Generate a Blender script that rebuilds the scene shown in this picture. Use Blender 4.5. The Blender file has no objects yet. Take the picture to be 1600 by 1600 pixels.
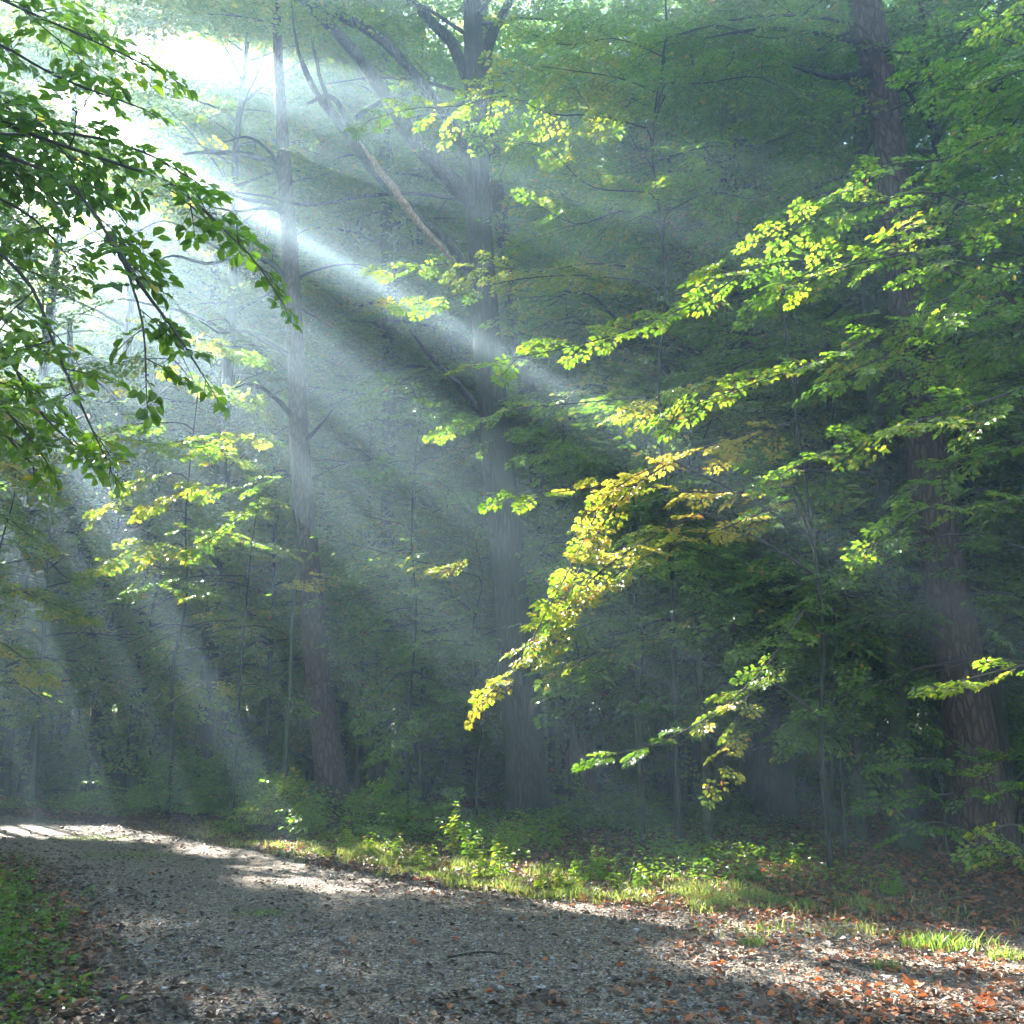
import bpy, math
import numpy as np
from mathutils import Vector

# ------------------------------------------------------------------ camera, sky, sun
SC = bpy.context.scene
COL = SC.collection
F = 1.0                                   # focal length over picture width
TILT = math.atan(350/1600)
EYE = 1.6
cam = bpy.data.cameras.new('camera')
cam.sensor_width = 36; cam.lens = 36*F; cam.clip_start = .05; cam.clip_end = 400
co = bpy.data.objects.new('camera', cam); COL.objects.link(co)
co.location = (0, 0, EYE); co.rotation_euler = (math.pi/2+TILT, 0, 0)
SC.camera = co

def ray(px, py):
    u = (px-800)/1600; v = (800-py)/1600
    c, s = math.cos(TILT), math.sin(TILT)
    return np.array([u, c-s*v, s+c*v])
def W(px, py, Y):                         # point at distance Y in front of the lens
    d = ray(px, py)
    return d*(Y/d[1])+np.array([0, 0, EYE])
def G(px, py):                            # point on level ground
    d = ray(px, py)
    return d*(-EYE/d[2])+np.array([0, 0, EYE])

SUN = ray(-300, -60); SUN = SUN/np.linalg.norm(SUN)
EL = math.asin(SUN[2]); AZ = math.atan2(SUN[0], SUN[1])
sun = bpy.data.lights.new('sun', 'SUN'); sun.energy = 5.0; sun.angle = math.radians(.5)
sun.color = (1, .95, .86)
so = bpy.data.objects.new('sun', sun); COL.objects.link(so)
so.rotation_euler = Vector(tuple(SUN)).to_track_quat('Z', 'Y').to_euler()
world = bpy.data.worlds.new('World'); SC.world = world; world.use_nodes = True
wn = world.node_tree; bg = wn.nodes['Background']; bg.inputs[1].default_value = .05
sky = wn.nodes.new('ShaderNodeTexSky'); sky.sky_type = 'NISHITA'; sky.sun_disc = False
sky.sun_elevation = EL; sky.sun_rotation = AZ
wn.links.new(sky.outputs[0], bg.inputs[0])
SC.view_settings.view_transform = 'Standard'; SC.view_settings.look = 'None'
SC.view_settings.exposure = 4.15; SC.view_settings.gamma = 1
HAZE = .0073
cy = SC.cycles
cy.max_bounces = 5; cy.diffuse_bounces = 3; cy.glossy_bounces = 2; cy.transmission_bounces = 3
cy.volume_bounces = 0; cy.transparent_max_bounces = 4
cy.use_denoising = True; cy.use_adaptive_sampling = False
cy.sample_clamp_indirect = 4; cy.sample_clamp_direct = 0

# ------------------------------------------------------------------ object helpers
def link(o): COL.objects.link(o); return o
def thing(name, label, cat, loc=(0, 0, 0), group=None):
    o = link(bpy.data.objects.new(name, None)); o.location = loc; o.empty_display_size = .3
    return tag(o, label, cat, group)
def tag(o, label, cat, group=None, kind=None):
    if label: o['label'] = label
    if cat: o['category'] = cat
    if group: o['group'] = group
    if kind: o['kind'] = kind
    return o
def quads(name, V, Fc, mats, mi=None, hue=None, parent=None, smooth=False, origin=None):
    V = np.asarray(V, np.float32).reshape(-1, 3); Fc = np.asarray(Fc, np.int32).reshape(-1, 4)
    if origin is not None: V = V-np.asarray(origin, np.float32)
    me = bpy.data.meshes.new(name)
    me.vertices.add(len(V)); me.vertices.foreach_set('co', V.ravel())
    n = len(Fc)
    me.loops.add(n*4); me.loops.foreach_set('vertex_index', Fc.ravel())
    me.polygons.add(n); me.polygons.foreach_set('loop_start', np.arange(0, n*4, 4, dtype=np.int32))
    for m in mats: me.materials.append(m)
    if mi is not None: me.polygons.foreach_set('material_index', np.asarray(mi, np.int32))
    me.polygons.foreach_set('use_smooth', np.full(n, smooth, bool) if np.isscalar(smooth) else np.asarray(smooth, bool))
    me.update(calc_edges=True)
    if hue is not None:
        a = me.attributes.new('hue', 'FLOAT', 'FACE'); a.data.foreach_set('value', np.asarray(hue, np.float32))
    o = link(bpy.data.objects.new(name, me))
    if parent is not None: o.parent = parent
    elif origin is not None: o.location = tuple(float(q) for q in origin)
    return o
def nrm(a): return a/np.maximum(np.linalg.norm(a, axis=-1, keepdims=True), 1e-9)

# value noise on numpy arrays
def _h(ix, iy, iz, seed):
    n = (ix*374761393+iy*668265263+iz*2147483647+seed*974634777) & 0xffffffff
    n = ((n ^ (n >> 13))*1274126177) & 0xffffffff
    n = n ^ (n >> 16)
    return (n & 0xffff)/65535.0
def noise3(p, seed=0):
    p = np.asarray(p, float); i = np.floor(p).astype(np.int64); f = p-i; f = f*f*(3-2*f)
    r = 0
    for dx in (0, 1):
        for dy in (0, 1):
            for dz in (0, 1):
                w = (f[..., 0] if dx else 1-f[..., 0])*(f[..., 1] if dy else 1-f[..., 1])*(f[..., 2] if dz else 1-f[..., 2])
                r = r+w*_h(i[..., 0]+dx, i[..., 1]+dy, i[..., 2]+dz, seed)
    return r
def noise2(x, y, s=0):
    return noise3(np.stack([np.asarray(x, float), np.asarray(y, float), np.zeros_like(np.asarray(x, float))+.37], -1), s)

def sheet_z(x, y):                        # height of the ground
    x = np.asarray(x, float); y = np.asarray(y, float)
    z = .10*(noise2(x*.35, y*.35, 1)-.5)+.05*(noise2(x*1.3, y*1.3, 2)-.5)
    d = path_d(x, y)
    z = z*np.clip((d+.5)/1.5, .25, 1)
    return z+np.clip(d, 0, 2.5)*.045

# path outline: far edge and near edge in ground coordinates
FAR = np.array([[-40, 36], [-24, 28], [-15, 23.5]]+[list(G(*q)[:2]) for q in
      [(0, 1275), (130, 1284), (260, 1303), (390, 1327), (520, 1356), (700, 1384), (900, 1408), (1100, 1424), (1350, 1438), (1600, 1452)]]+[[9, 7.2], [30, 2]])
NEAR = np.array([[-40, 26], [-22, 20.5], [-12, 16.6]]+[list(G(*q)[:2]) for q in
      [(0, 1340), (60, 1372), (105, 1420), (125, 1500), (120, 1600)]]+[[-1.75, 3.2], [-1.6, 0], [-1.7, -7]])
def seg_d(x, y, L, sgn):
    best = np.full(x.shape, 1e9); sd = np.zeros(x.shape)
    for (ax, ay), (bx, by) in zip(L[:-1], L[1:]):
        dx, dy = bx-ax, by-ay; l2 = dx*dx+dy*dy
        t = np.clip(((x-ax)*dx+(y-ay)*dy)/l2, 0, 1)
        ex, ey = x-ax-t*dx, y-ay-t*dy; d = np.hypot(ex, ey)
        c = dx*ey-dy*ex
        m = d < best-1e-9; best = np.where(m, d, best); sd = np.where(m, np.sign(c)*d, sd)
    return sd*sgn
def path_d(x, y):                         # >0 outside the path, metres
    x = np.asarray(x, float); y = np.asarray(y, float)
    return np.maximum(seg_d(x, y, FAR, 1), seg_d(x, y, NEAR, -1))

# ------------------------------------------------------------------ materials
def mat(name):
    m = bpy.data.materials.new(name); m.use_nodes = True
    nt = m.node_tree; return m, nt, nt.nodes['Principled BSDF']
def N(nt, t, **k):
    n = nt.nodes.new(t)
    for a, b in k.items():
        if a.startswith('i_'):
            key = a[2:]; n.inputs[int(key) if key.isdigit() else key].default_value = b
        else: setattr(n, a, b)
    return n
def ramp(nt, fac, stops, interp='LINEAR'):
    r = nt.nodes.new('ShaderNodeValToRGB'); r.color_ramp.interpolation = interp
    e = r.color_ramp.elements
    while len(e) < len(stops): e.new(.5)
    for q, (p, c) in zip(e, stops): q.position = p; q.color = (*c, 1)
    nt.links.new(fac, r.inputs[0]); return r
def leaf_material(name, stops, tstops, mixf, rough=.45, spec=.45):
    m, nt, b = mat(name)
    a = N(nt, 'ShaderNodeAttribute', attribute_name='hue')
    c1 = ramp(nt, a.outputs['Fac'], stops); c2 = ramp(nt, a.outputs['Fac'], tstops)
    b.inputs['Roughness'].default_value = rough; b.inputs['Specular IOR Level'].default_value = spec
    nt.links.new(c1.outputs[0], b.inputs['Base Color'])
    t = N(nt, 'ShaderNodeBsdfTranslucent'); nt.links.new(c2.outputs[0], t.inputs[0])
    mx = N(nt, 'ShaderNodeMixShader'); mx.inputs[0].default_value = mixf
    nt.links.new(b.outputs[0], mx.inputs[1]); nt.links.new(t.outputs[0], mx.inputs[2])
    nt.links.new(mx.outputs[0], nt.nodes['Material Output'].inputs[0])
    return m
M_LEAF = leaf_material('leaf', [(0, (.042, .090, .013)), (.45, (.100, .160, .010)), (.68, (.165, .20, .012)), (.84, (.30, .24, .02)), (1, (.38, .13, .02))],
                       [(0, (.15, .32, .02)), (.45, (.23, .48, .02)), (.68, (.46, .56, .03)), (.84, (.75, .60, .06)), (1, (.75, .28, .04))], .42, .36, .6)
M_GRASS = leaf_material('grass_blade', [(0, (.05, .10, .02)), (.6, (.12, .19, .03)), (1, (.30, .27, .09))],
                        [(0, (.16, .34, .04)), (.6, (.38, .52, .06)), (1, (.6, .5, .15))], .4)
M_LITTER = leaf_material('dead_leaf', [(0, (.030, .022, .018)), (.35, (.085, .052, .032)), (.6, (.19, .11, .06)), (.8, (.30, .10, .035)), (1, (.45, .13, .03))],
                         [(0, (.03, .02, .015)), (.35, (.09, .05, .03)), (.6, (.25, .12, .05)), (.8, (.5, .12, .03)), (1, (.65, .16, .03))], .25, .5, .5)

def bark(name, lo, hi, moss=None, scale=9, stretch=.16, bump=.9, plates=False, patch=None):
    m, nt, b = mat(name)
    tc = N(nt, 'ShaderNodeTexCoord'); mp = N(nt, 'ShaderNodeMapping')
    mp.inputs['Scale'].default_value = (1, 1, stretch)
    nt.links.new(tc.outputs['Object'], mp.inputs[0])
    n0 = N(nt, 'ShaderNodeTexNoise', i_Scale=scale*.5, i_Detail=3.0); nt.links.new(mp.outputs[0], n0.inputs['Vector'])
    wv = N(nt, 'ShaderNodeVectorMath', operation='MULTIPLY_ADD'); wv.inputs[1].default_value = (.12, .12, .12)
    nt.links.new(n0.outputs['Color'], wv.inputs[0]); nt.links.new(mp.outputs[0], wv.inputs[2])
    v = N(nt, 'ShaderNodeTexVoronoi', feature='DISTANCE_TO_EDGE', i_Scale=scale*(1.1 if plates else 1.6)); nt.links.new(wv.outputs[0], v.inputs['Vector'])
    n = N(nt, 'ShaderNodeTexNoise', i_Scale=scale*2.2, i_Detail=8.0, i_Roughness=.65); nt.links.new(wv.outputs[0], n.inputs['Vector'])
    r1 = ramp(nt, v.outputs['Distance'], [(0, (0, 0, 0)), (.22, (1, 1, 1))])
    mu = N(nt, 'ShaderNodeMath', operation='MULTIPLY'); nt.links.new(r1.outputs[0], mu.inputs[0]); nt.links.new(n.outputs[0], mu.inputs[1])
    col = ramp(nt, mu.outputs[0], [(.0, tuple(q*.55 for q in lo)), (.3, lo), (.7, hi)])
    out = col.outputs[0]
    big = N(nt, 'ShaderNodeTexNoise', i_Scale=1.3, i_Detail=4.0); nt.links.new(tc.outputs['Object'], big.inputs['Vector'])
    if moss:
        f = ramp(nt, big.outputs[0], [(.38, (0, 0, 0)), (.66, (1, 1, 1))])
        mx = N(nt, 'ShaderNodeMix', data_type='RGBA'); nt.links.new(f.outputs[0], mx.inputs[0]); nt.links.new(out, mx.inputs[6]); mx.inputs[7].default_value = (*moss, 1); out = mx.outputs[2]
    nt.links.new(out, b.inputs['Base Color']); b.inputs['Roughness'].default_value = .9; b.inputs['Specular IOR Level'].default_value = .25
    bp = N(nt, 'ShaderNodeBump', i_Strength=bump, i_Distance=.05); nt.links.new(mu.outputs[0], bp.inputs['Height'])
    nt.links.new(bp.outputs[0], b.inputs['Normal'])
    return m
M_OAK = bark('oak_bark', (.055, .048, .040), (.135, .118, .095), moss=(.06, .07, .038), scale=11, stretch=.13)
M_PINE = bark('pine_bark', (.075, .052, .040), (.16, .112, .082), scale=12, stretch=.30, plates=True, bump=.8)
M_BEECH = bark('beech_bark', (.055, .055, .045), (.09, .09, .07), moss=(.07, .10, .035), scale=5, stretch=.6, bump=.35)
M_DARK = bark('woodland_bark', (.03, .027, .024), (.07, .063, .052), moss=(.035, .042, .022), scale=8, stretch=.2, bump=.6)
M_TWIG, nt, b = mat('twig'); b.inputs['Base Color'].default_value = (.045, .035, .028, 1); b.inputs['Roughness'].default_value = .8
M_TORN = bark('torn_wood', (.42, .29, .17), (.66, .49, .31), scale=12, stretch=.08, bump=.4)

def ground_mat(name, cols, sc, peb, moss=None):
    m, nt, b = mat(name)
    tc = N(nt, 'ShaderNodeTexCoord')
    v = N(nt, 'ShaderNodeTexVoronoi', i_Scale=peb, i_Randomness=1.0); nt.links.new(tc.outputs['Object'], v.inputs['Vector'])
    n = N(nt, 'ShaderNodeTexNoise', i_Scale=sc, i_Detail=10.0, i_Roughness=.7); nt.links.new(tc.outputs['Object'], n.inputs['Vector'])
    bw = N(nt, 'ShaderNodeSeparateColor'); nt.links.new(v.outputs['Color'], bw.inputs[0])
    mx = N(nt, 'ShaderNodeMath', operation='MULTIPLY_ADD'); nt.links.new(bw.outputs[0], mx.inputs[0]); mx.inputs[1].default_value = .55
    sb = N(nt, 'ShaderNodeMath', operation='MULTIPLY'); nt.links.new(n.outputs[0], sb.inputs[0]); sb.inputs[1].default_value = .6; nt.links.new(sb.outputs[0], mx.inputs[2])
    c = ramp(nt, mx.outputs[0], cols); out = c.outputs[0]
    if moss:
        big = N(nt, 'ShaderNodeTexNoise', i_Scale=.55, i_Detail=5.0); nt.links.new(tc.outputs['Object'], big.inputs['Vector'])
        f = ramp(nt, big.outputs[0], [(.50, (0, 0, 0)), (.68, (.8, .8, .8))])
        q = N(nt, 'ShaderNodeMix', data_type='RGBA'); nt.links.new(f.outputs[0], q.inputs[0]); nt.links.new(out, q.inputs[6]); q.inputs[7].default_value = (*moss, 1); out = q.outputs[2]
    nt.links.new(out, b.inputs['Base Color']); b.inputs['Roughness'].default_value = .75; b.inputs['Specular IOR Level'].default_value = .4
    h = N(nt, 'ShaderNodeMath', operation='MULTIPLY_ADD'); nt.links.new(v.outputs['Distance'], h.inputs[0]); h.inputs[1].default_value = -.8; nt.links.new(n.outputs[0], h.inputs[2])
    bp = N(nt, 'ShaderNodeBump', i_Strength=1.0, i_Distance=.03); nt.links.new(h.outputs[0], bp.inputs['Height']); nt.links.new(bp.outputs[0], b.inputs['Normal'])
    return m
M_PATH = ground_mat('gravel', [(.12, (.045, .038, .032)), (.42, (.115, .085, .060)), (.72, (.27, .21, .15)), (.95, (.52, .43, .32))], 7, 52, moss=(.13, .10, .075))
M_SOIL = ground_mat('leaf_mould', [(.15, (.022, .016, .012)), (.5, (.07, .045, .03)), (.85, (.17, .09, .05))], 5, 16, moss=(.035, .05, .018))
M_STONE, nt, b = mat('pebble')
a = N(nt, 'ShaderNodeAttribute', attribute_name='hue'); c = ramp(nt, a.outputs['Fac'], [(0, (.07, .065, .06)), (.6, (.22, .21, .19)), (1, (.42, .40, .38))])
nt.links.new(c.outputs[0], b.inputs['Base Color']); b.inputs['Roughness'].default_value = .65

# ------------------------------------------------------------------ ground, path, haze
def grid(x0, x1, y0, y1, st):
    xs = np.arange(x0, x1+st/2, st); ys = np.arange(y0, y1+st/2, st)
    X, Y = np.meshgrid(xs, ys); nx, ny = len(xs), len(ys)
    i = (np.arange(ny-1)[:, None]*nx+np.arange(nx-1)[None]).ravel()
    return X.ravel(), Y.ravel(), np.stack([i, i+1, i+nx+1, i+nx], 1)
X, Y, Q = grid(-58, 58, -8, 72, .25)
inner = path_d(X, Y)
zg = sheet_z(X, Y)-np.where(inner < -.35, .03, 0)
tag(quads('forest_floor', np.stack([X, Y, zg], 1), Q, [M_SOIL], smooth=True), None, None, kind='structure')
X, Y, Q = grid(-26, 16, -7, 30, .09)
X2 = X+.05*(noise2(X*9, Y*9, 5)-.5); Y2 = Y+.05*(noise2(X*9, Y*9, 6)-.5)
d = path_d(X2, Y2)+.55*(noise2(X2*1.6, Y2*1.6, 7)-.5)+.25*(noise2(X2*6, Y2*6, 8)-.5)
keepf = d[Q].mean(1) < 0
Z = sheet_z(X2, Y2)+.008+.018*(noise2(X2*7, Y2*7, 9)-.5)+.010*(noise2(X2*17, Y2*17, 10)-.5)
Q = Q[keepf]; use = np.unique(Q); re = np.zeros(len(X), np.int64); re[use] = np.arange(len(use))
tag(quads('gravel_path', np.stack([X2, Y2, Z], 1)[use], re[Q], [M_PATH], smooth=True), None, None, kind='structure')

hz = bpy.data.materials.new('haze'); hz.use_nodes = True; nt = hz.node_tree; nt.nodes.clear()
o_ = nt.nodes.new('ShaderNodeOutputMaterial'); pv = nt.nodes.new('ShaderNodeVolumePrincipled')
pv.inputs['Color'].default_value = (.58, .82, 1, 1); pv.inputs['Density'].default_value = HAZE; pv.inputs['Anisotropy'].default_value = .57
nt.links.new(pv.outputs[0], o_.inputs['Volume'])
bx = [(x, y, z) for z in (-1.2, 31) for x, y in ((-60, -10), (60, -10), (60, 74), (-60, 74))]
h = quads('haze', bx, [(0, 3, 2, 1), (4, 5, 6, 7), (0, 1, 5, 4), (1, 2, 6, 5), (2, 3, 7, 6), (3, 0, 4, 7)], [hz])
tag(h, None, None, kind='stuff')

# ------------------------------------------------------------------ sun gaps in the leaf canopy
# (point the shaft passes, radius, metres up-sun beyond which leaves are thinned)
def BM(p, r, s0=3.0): return (np.asarray(p, float), r, s0)
def deep(px, py, Ys, r, s0=3.0): return [BM(W(px, py, Y), r, s0) for Y in Ys]
BEAMS = [BM(W(900, 660, 13), .5), BM(W(900, 660, 15), .50), BM(W(1080, 750, 12), .40), BM(W(1080, 750, 14), .45), BM(W(700, 860, 17), .35)]
# gaps over the branches that stand in full sun
for pts, r in [([(762, 1088, 10.2), (815, 1025, 10.3), (860, 945, 10.4), (905, 870, 10.5), (950, 790, 10.6), (830, 1000, 10.4), (890, 930, 10.6)], .42), ([(1030, 725, 10.8), (1130, 690, 11), (820, 780, 10.7), (1000, 760, 10.9)], .28),
               ([(960, 1180, 10.4), (1030, 1160, 10.5), (1100, 1125, 10.6), (1125, 1190, 10.6), (1170, 1070, 10.8)], .25), ([(760, 567, 9.2), (830, 555, 9.25), (900, 540, 9.3), (1000, 510, 9.4), (1100, 465, 9.5), (1180, 420, 9.6)], .26),
               ([(1045, 648, 8.9), (1110, 628, 8.9), (1175, 605, 8.9), (1300, 555, 9)], .22), ([(1230, 740, 8.5), (1300, 705, 8.6), (1400, 668, 8.6)], .22), ([(1240, 450, 8.6), (1310, 425, 8.6), (1400, 400, 8.7), (1440, 470, 8.9)], .32),
               ([(192, 880, 17.9), (250, 862, 18), (320, 845, 18.3), (390, 800, 18.6), (430, 760, 18.8), (300, 700, 18.4), (260, 760, 18.3)], .5), ([(525, 845, 16.8), (580, 858, 16.9), (640, 872, 17), (700, 888, 17.3), (745, 905, 17.4)], .34),
               ([(610, 420, 13.3), (680, 415, 13.3), (760, 415, 13.4), (620, 480, 13.2), (700, 465, 13.3)], .3), ([(600, 190, 13), (680, 170, 13.1), (760, 160, 13.2), (850, 178, 13.4), (950, 190, 13.6), (830, 240, 13.5)], .36), ([(500, 905, 18.7), (470, 1270, 17), (1500, 1062, 7.8), (1560, 30, 7.7), (1450, 300, 9.3), (1300, 340, 9.3), (1190, 225, 13.3)], .3)]:
    BEAMS += [BM(W(*q), r*1.25, 1.0) for q in pts]
BEAMS += [BM(G(px, py), r*1.3, 2.0) for px, py, r in [(480, 1345, .45), (560, 1345, .5), (640, 1350, .6), (730, 1360, .6), (800, 1362, .6), (870, 1378, .6), (960, 1388, .55), (1060, 1398, .5), (1130, 1405, .35), (1000, 1425, .55), (860, 1410, .45), (1120, 1432, .45), (1220, 1450, .45),
    (180, 1305, .9), (90, 1298, .8), (20, 1302, .8), (280, 1312, .5), (330, 1330, .5), (750, 1402, .45), (900, 1420, .5), (1010, 1432, .5), (1110, 1442, .55), (1240, 1462, .6), (1380, 1466, .6), (1540, 1482, .6), (1590, 1540, .5), (350, 1335, .5), (440, 1330, .5), (1320, 1465, .6), (1480, 1480, .7), (1580, 1500, .5), (1560, 1570, .6), (1400, 1560, .5), (1250, 1520, .3), (1500, 1530, .4), (1300, 1372, .45), (560, 1402, .25), (230, 1450, .3), (480, 1395, .2)]]
# thin roof over the far left: the crowns there glow
BROAD = [BM(W(150, 520, 27), 1.7, 0), BM(W(60, 330, 27), 1.5, 0), BM(W(330, 400, 27), 1.0, 0), BM(W(250, 650, 26), 1.2, 0), BM(W(600, 120, 20), .5, 1)]
_g = np.random.default_rng(3)             # small random gaps
for _ in range(45):
    BROAD.append(BM((_g.uniform(-9, 9), _g.uniform(12, 24), _g.uniform(4, 14)), _g.uniform(.12, .28)))
for _ in range(22):                       # flecks on the layered leaves of the left half
    BROAD.append(BM((_g.uniform(-13, -1), _g.uniform(17, 25), _g.uniform(2.5, 11)), _g.uniform(.25, .60), 1.2))
for _ in range(12):
    BEAMS.append(BM((_g.uniform(1, 8), _g.uniform(9, 16), _g.uniform(4.5, 9)), _g.uniform(.2, .42), 1.2))
for _ in range(120):                      # pin-holes over the upper right
    BEAMS.append(BM((_g.uniform(0, 9), _g.uniform(9.5, 18), _g.uniform(5, 12)), _g.uniform(.08, .20), .9))
SU = np.cross(SUN, [0, 0, 1.]); SU = SU/np.linalg.norm(SU); SV = np.cross(SU, SUN)
GR, GN = .05, 2400                        # gap map on the plane that faces the sun
GM = np.full((GN, GN), 1e9, np.float32)
def open_gap(q, r, s0):
    u, v, t = (q@SU)/GR+GN/2, (q@SV)/GR+GN/2, q@SUN; k = int(r*1.4/GR)+2; ui, vi = int(u), int(v)
    if not (k < ui < GN-k and k < vi < GN-k): return
    yy, xx = np.mgrid[vi-k:vi+k+1, ui-k:ui+k+1]; an = np.arctan2(yy-v, xx-u); ph = r*37+u
    m = np.hypot(xx-u, yy-v)*GR < r*(1+.16*np.sin(an*3+ph)+.12*np.sin(an*5+ph*2))
    sub = GM[vi-k:vi+k+1, ui-k:ui+k+1]; sub[m] = np.minimum(sub[m], t+s0)
for b_ in BROAD: open_gap(*b_)
# slots cut through the crowns, fanned about the camera-to-sun line to shape light sheets
C0 = np.array([0, 0, EYE]); vv, uu = np.mgrid[0:GN, 0:GN]; uu = (uu-GN/2)*GR-C0@SU; vv = (vv-GN/2)*GR-C0@SV
RHO = np.hypot(uu, vv); deg = np.arange(-20, 110, .5)
ps = [math.atan2((ray(-300+900*math.cos(math.radians(a)), -60+900*math.sin(math.radians(a))))@SV, (ray(-300+900*math.cos(math.radians(a)), -60+900*math.sin(math.radians(a))))@SU) for a in deg]
PSI = np.arctan2(vv, uu); ps = np.unwrap(np.array(ps)); mid_ = ps.mean(); PSI = (PSI-mid_+math.pi) % (2*math.pi)-math.pi+mid_
oo = np.argsort(ps); PHI = np.interp(PSI, ps[oo], deg[oo], left=-99, right=-99)
wob = PHI+1.0*(noise2(RHO*.25, PHI*.25, 91)-.5)+.3*(noise2(RHO*1.9, PHI*.6, 92)-.5)
SLOTS = [(27.4, 31.0, 5, 12), (34.0, 37.4, 5, 11.5), (38.4, 39.0, 6, 12), (43.0, 44.8, 6, 12.5), (47.2, 47.8, 6, 13), (50.4, 51.2, 6, 13), (55.0, 55.9, 6, 13.5), (58.8, 61.3, 5, 14), (62.3, 62.9, 5, 13), (64.6, 66.1, 5, 14), (67.8, 68.4, 5, 13), (70.4, 72.2, 4.5, 14), (73.7, 74.3, 4.5, 13), (75.8, 77.4, 4.5, 14)]
m = (wob > 24) & (wob < 80) & (RHO > 3.5) & (RHO < 18); GM[m] = 1e9
for a0, a1, r0, r1 in SLOTS:
    m = (wob > a0) & (wob < a1) & (RHO > r0) & (RHO < r1) & (noise2(RHO*.9, wob*.35, 93) > .15) & (noise2(RHO*.12, wob*1.5, 94) > .24)
    GM[m] = np.minimum(GM[m], 17.8)
for b_ in BEAMS: open_gap(*b_)
del vv, uu, RHO, PSI, PHI, wob, m
def sunny(P):                             # True where a leaf would stand in a gap
    P = np.asarray(P, float); u = np.clip((P@SU)/GR+GN/2, 0, GN-1).astype(int); v = np.clip((P@SV)/GR+GN/2, 0, GN-1).astype(int)
    return P@SUN > GM[v, u]
# open air in front of the stems the eye can follow (stem, distance, half width in metres)
CLEAR = [([(828, 1283), (797, 920), (760, 520), (748, 320), (742, 160), (736, -40)], 19.2, .50), ([(525, 1278), (488, 950), (462, 560), (443, 240)], 20.3, .34),
         ([(738, 315), (660, 235), (612, 165), (560, 90)], 18.5, .35), ([(735, 425), (655, 338), (578, 255), (505, 160)], 18.6, .40), ([(705, 308), (560, 308), (410, 306)], 18.6, .18),
         ([(1545, 1330), (1490, 980), (1458, 790), (1436, 620)], 13.4, .40), ([(1436, 620), (1416, 450), (1396, 270), (1372, 110), (1345, -30)], 13.4, .42), ([(1212, 1292), (1206, 1080), (1200, 900)], 18.4, .3), ([(1418, 1338), (1388, 920), (1376, 760), (1350, 320)], 14.2, .2), ([(606, 850), (605, 400)], 24, .22), ([(435, 240), (330, 238)], 19.8, .25), ([(452, 445), (325, 410)], 19.8, .2)]
CL3 = [(np.array([W(px, py, Y) for px, py in pts]), Y, w) for pts, Y, w in CLEAR]
def cleared(P, g):                        # leaves thinned in the aisle from the path to those stems
    out = np.zeros(len(P), bool)
    near = P[:, 1] > 5
    for L, Y, w in CL3:
        f = Y/np.maximum(P[:, 1], .1); X_, Z_ = P[:, 0]*f, EYE+(P[:, 2]-EYE)*f; m = near & (P[:, 1] < Y)
        dd = np.full(len(P), 9.)
        for a, b in zip(L[:-1], L[1:]):
            dx, dz = b[0]-a[0], b[2]-a[2]; t = np.clip(((X_-a[0])*dx+(Z_-a[2])*dz)/(dx*dx+dz*dz), 0, 1); dd = np.minimum(dd, np.hypot(X_-a[0]-t*dx, Z_-a[2]-t*dz))
        out |= m & (dd < w)
    return out

# ------------------------------------------------------------------ wood and leaves
def tubes(P, R, ns=5, ridge=0, seed=0, caps=False):   # P (n,k,3), R (n,k)
    P = np.asarray(P, float); R = np.asarray(R, float); n, k, _ = P.shape
    T = np.gradient(P, axis=1) if k > 2 else np.repeat(P[:, 1:]-P[:, :1], 2, 1)
    T = nrm(T)
    ref = np.where(np.abs(T[:, :1, 2:]) > .8, np.array([1., 0, 0]), np.array([0, 0, 1.]))
    A = nrm(np.cross(np.broadcast_to(ref, T.shape), T)); B = np.cross(T, A)
    th = np.linspace(0, 2*np.pi, ns, endpoint=False)
    rad = R[:, :, None]*np.ones(ns)
    if ridge:
        ring = np.stack(np.broadcast_arrays(np.cos(th)*2.2, np.sin(th)*2.2, (P[..., 2:]*1.1)), -1)
        rad = rad*(1+ridge*(noise3(ring+seed*3.1, seed)-.5)*2+ridge*.6*(noise3(ring*np.array([3, 3, 1.6])+seed, seed+1)-.5)*2)
    V = P[:, :, None]+rad[..., None]*(np.cos(th)[:, None]*A[:, :, None]+np.sin(th)[:, None]*B[:, :, None])
    idx = np.arange(n*k*ns).reshape(n, k, ns)
    a = idx[:, :-1]; b_ = idx[:, 1:]
    Fq = np.stack([a, np.roll(a, -1, 2), np.roll(b_, -1, 2), b_], -1).reshape(-1, 4)
    return V.reshape(-1, 3), Fq
def spline(pts, n):                       # smooth resample, pts (k,d)
    pts = np.asarray(pts, float); k = len(pts)
    if k == 2: return pts[0]+(pts[1]-pts[0])*np.linspace(0, 1, n)[:, None]
    seg = np.r_[0, np.cumsum(np.linalg.norm(np.diff(pts[:, :3], axis=0), axis=1))]
    t = np.linspace(0, seg[-1], n); m = np.gradient(pts, seg, axis=0)
    i = np.clip(np.searchsorted(seg, t, 'right')-1, 0, k-2)
    h_ = (seg[i+1]-seg[i])[:, None]; s = ((t-seg[i])[:, None])/h_
    return (2*s**3-3*s**2+1)*pts[i]+(s**3-2*s**2+s)*h_*m[i]+(-2*s**3+3*s**2)*pts[i+1]+(s**3-s**2)*h_*m[i+1]

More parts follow.
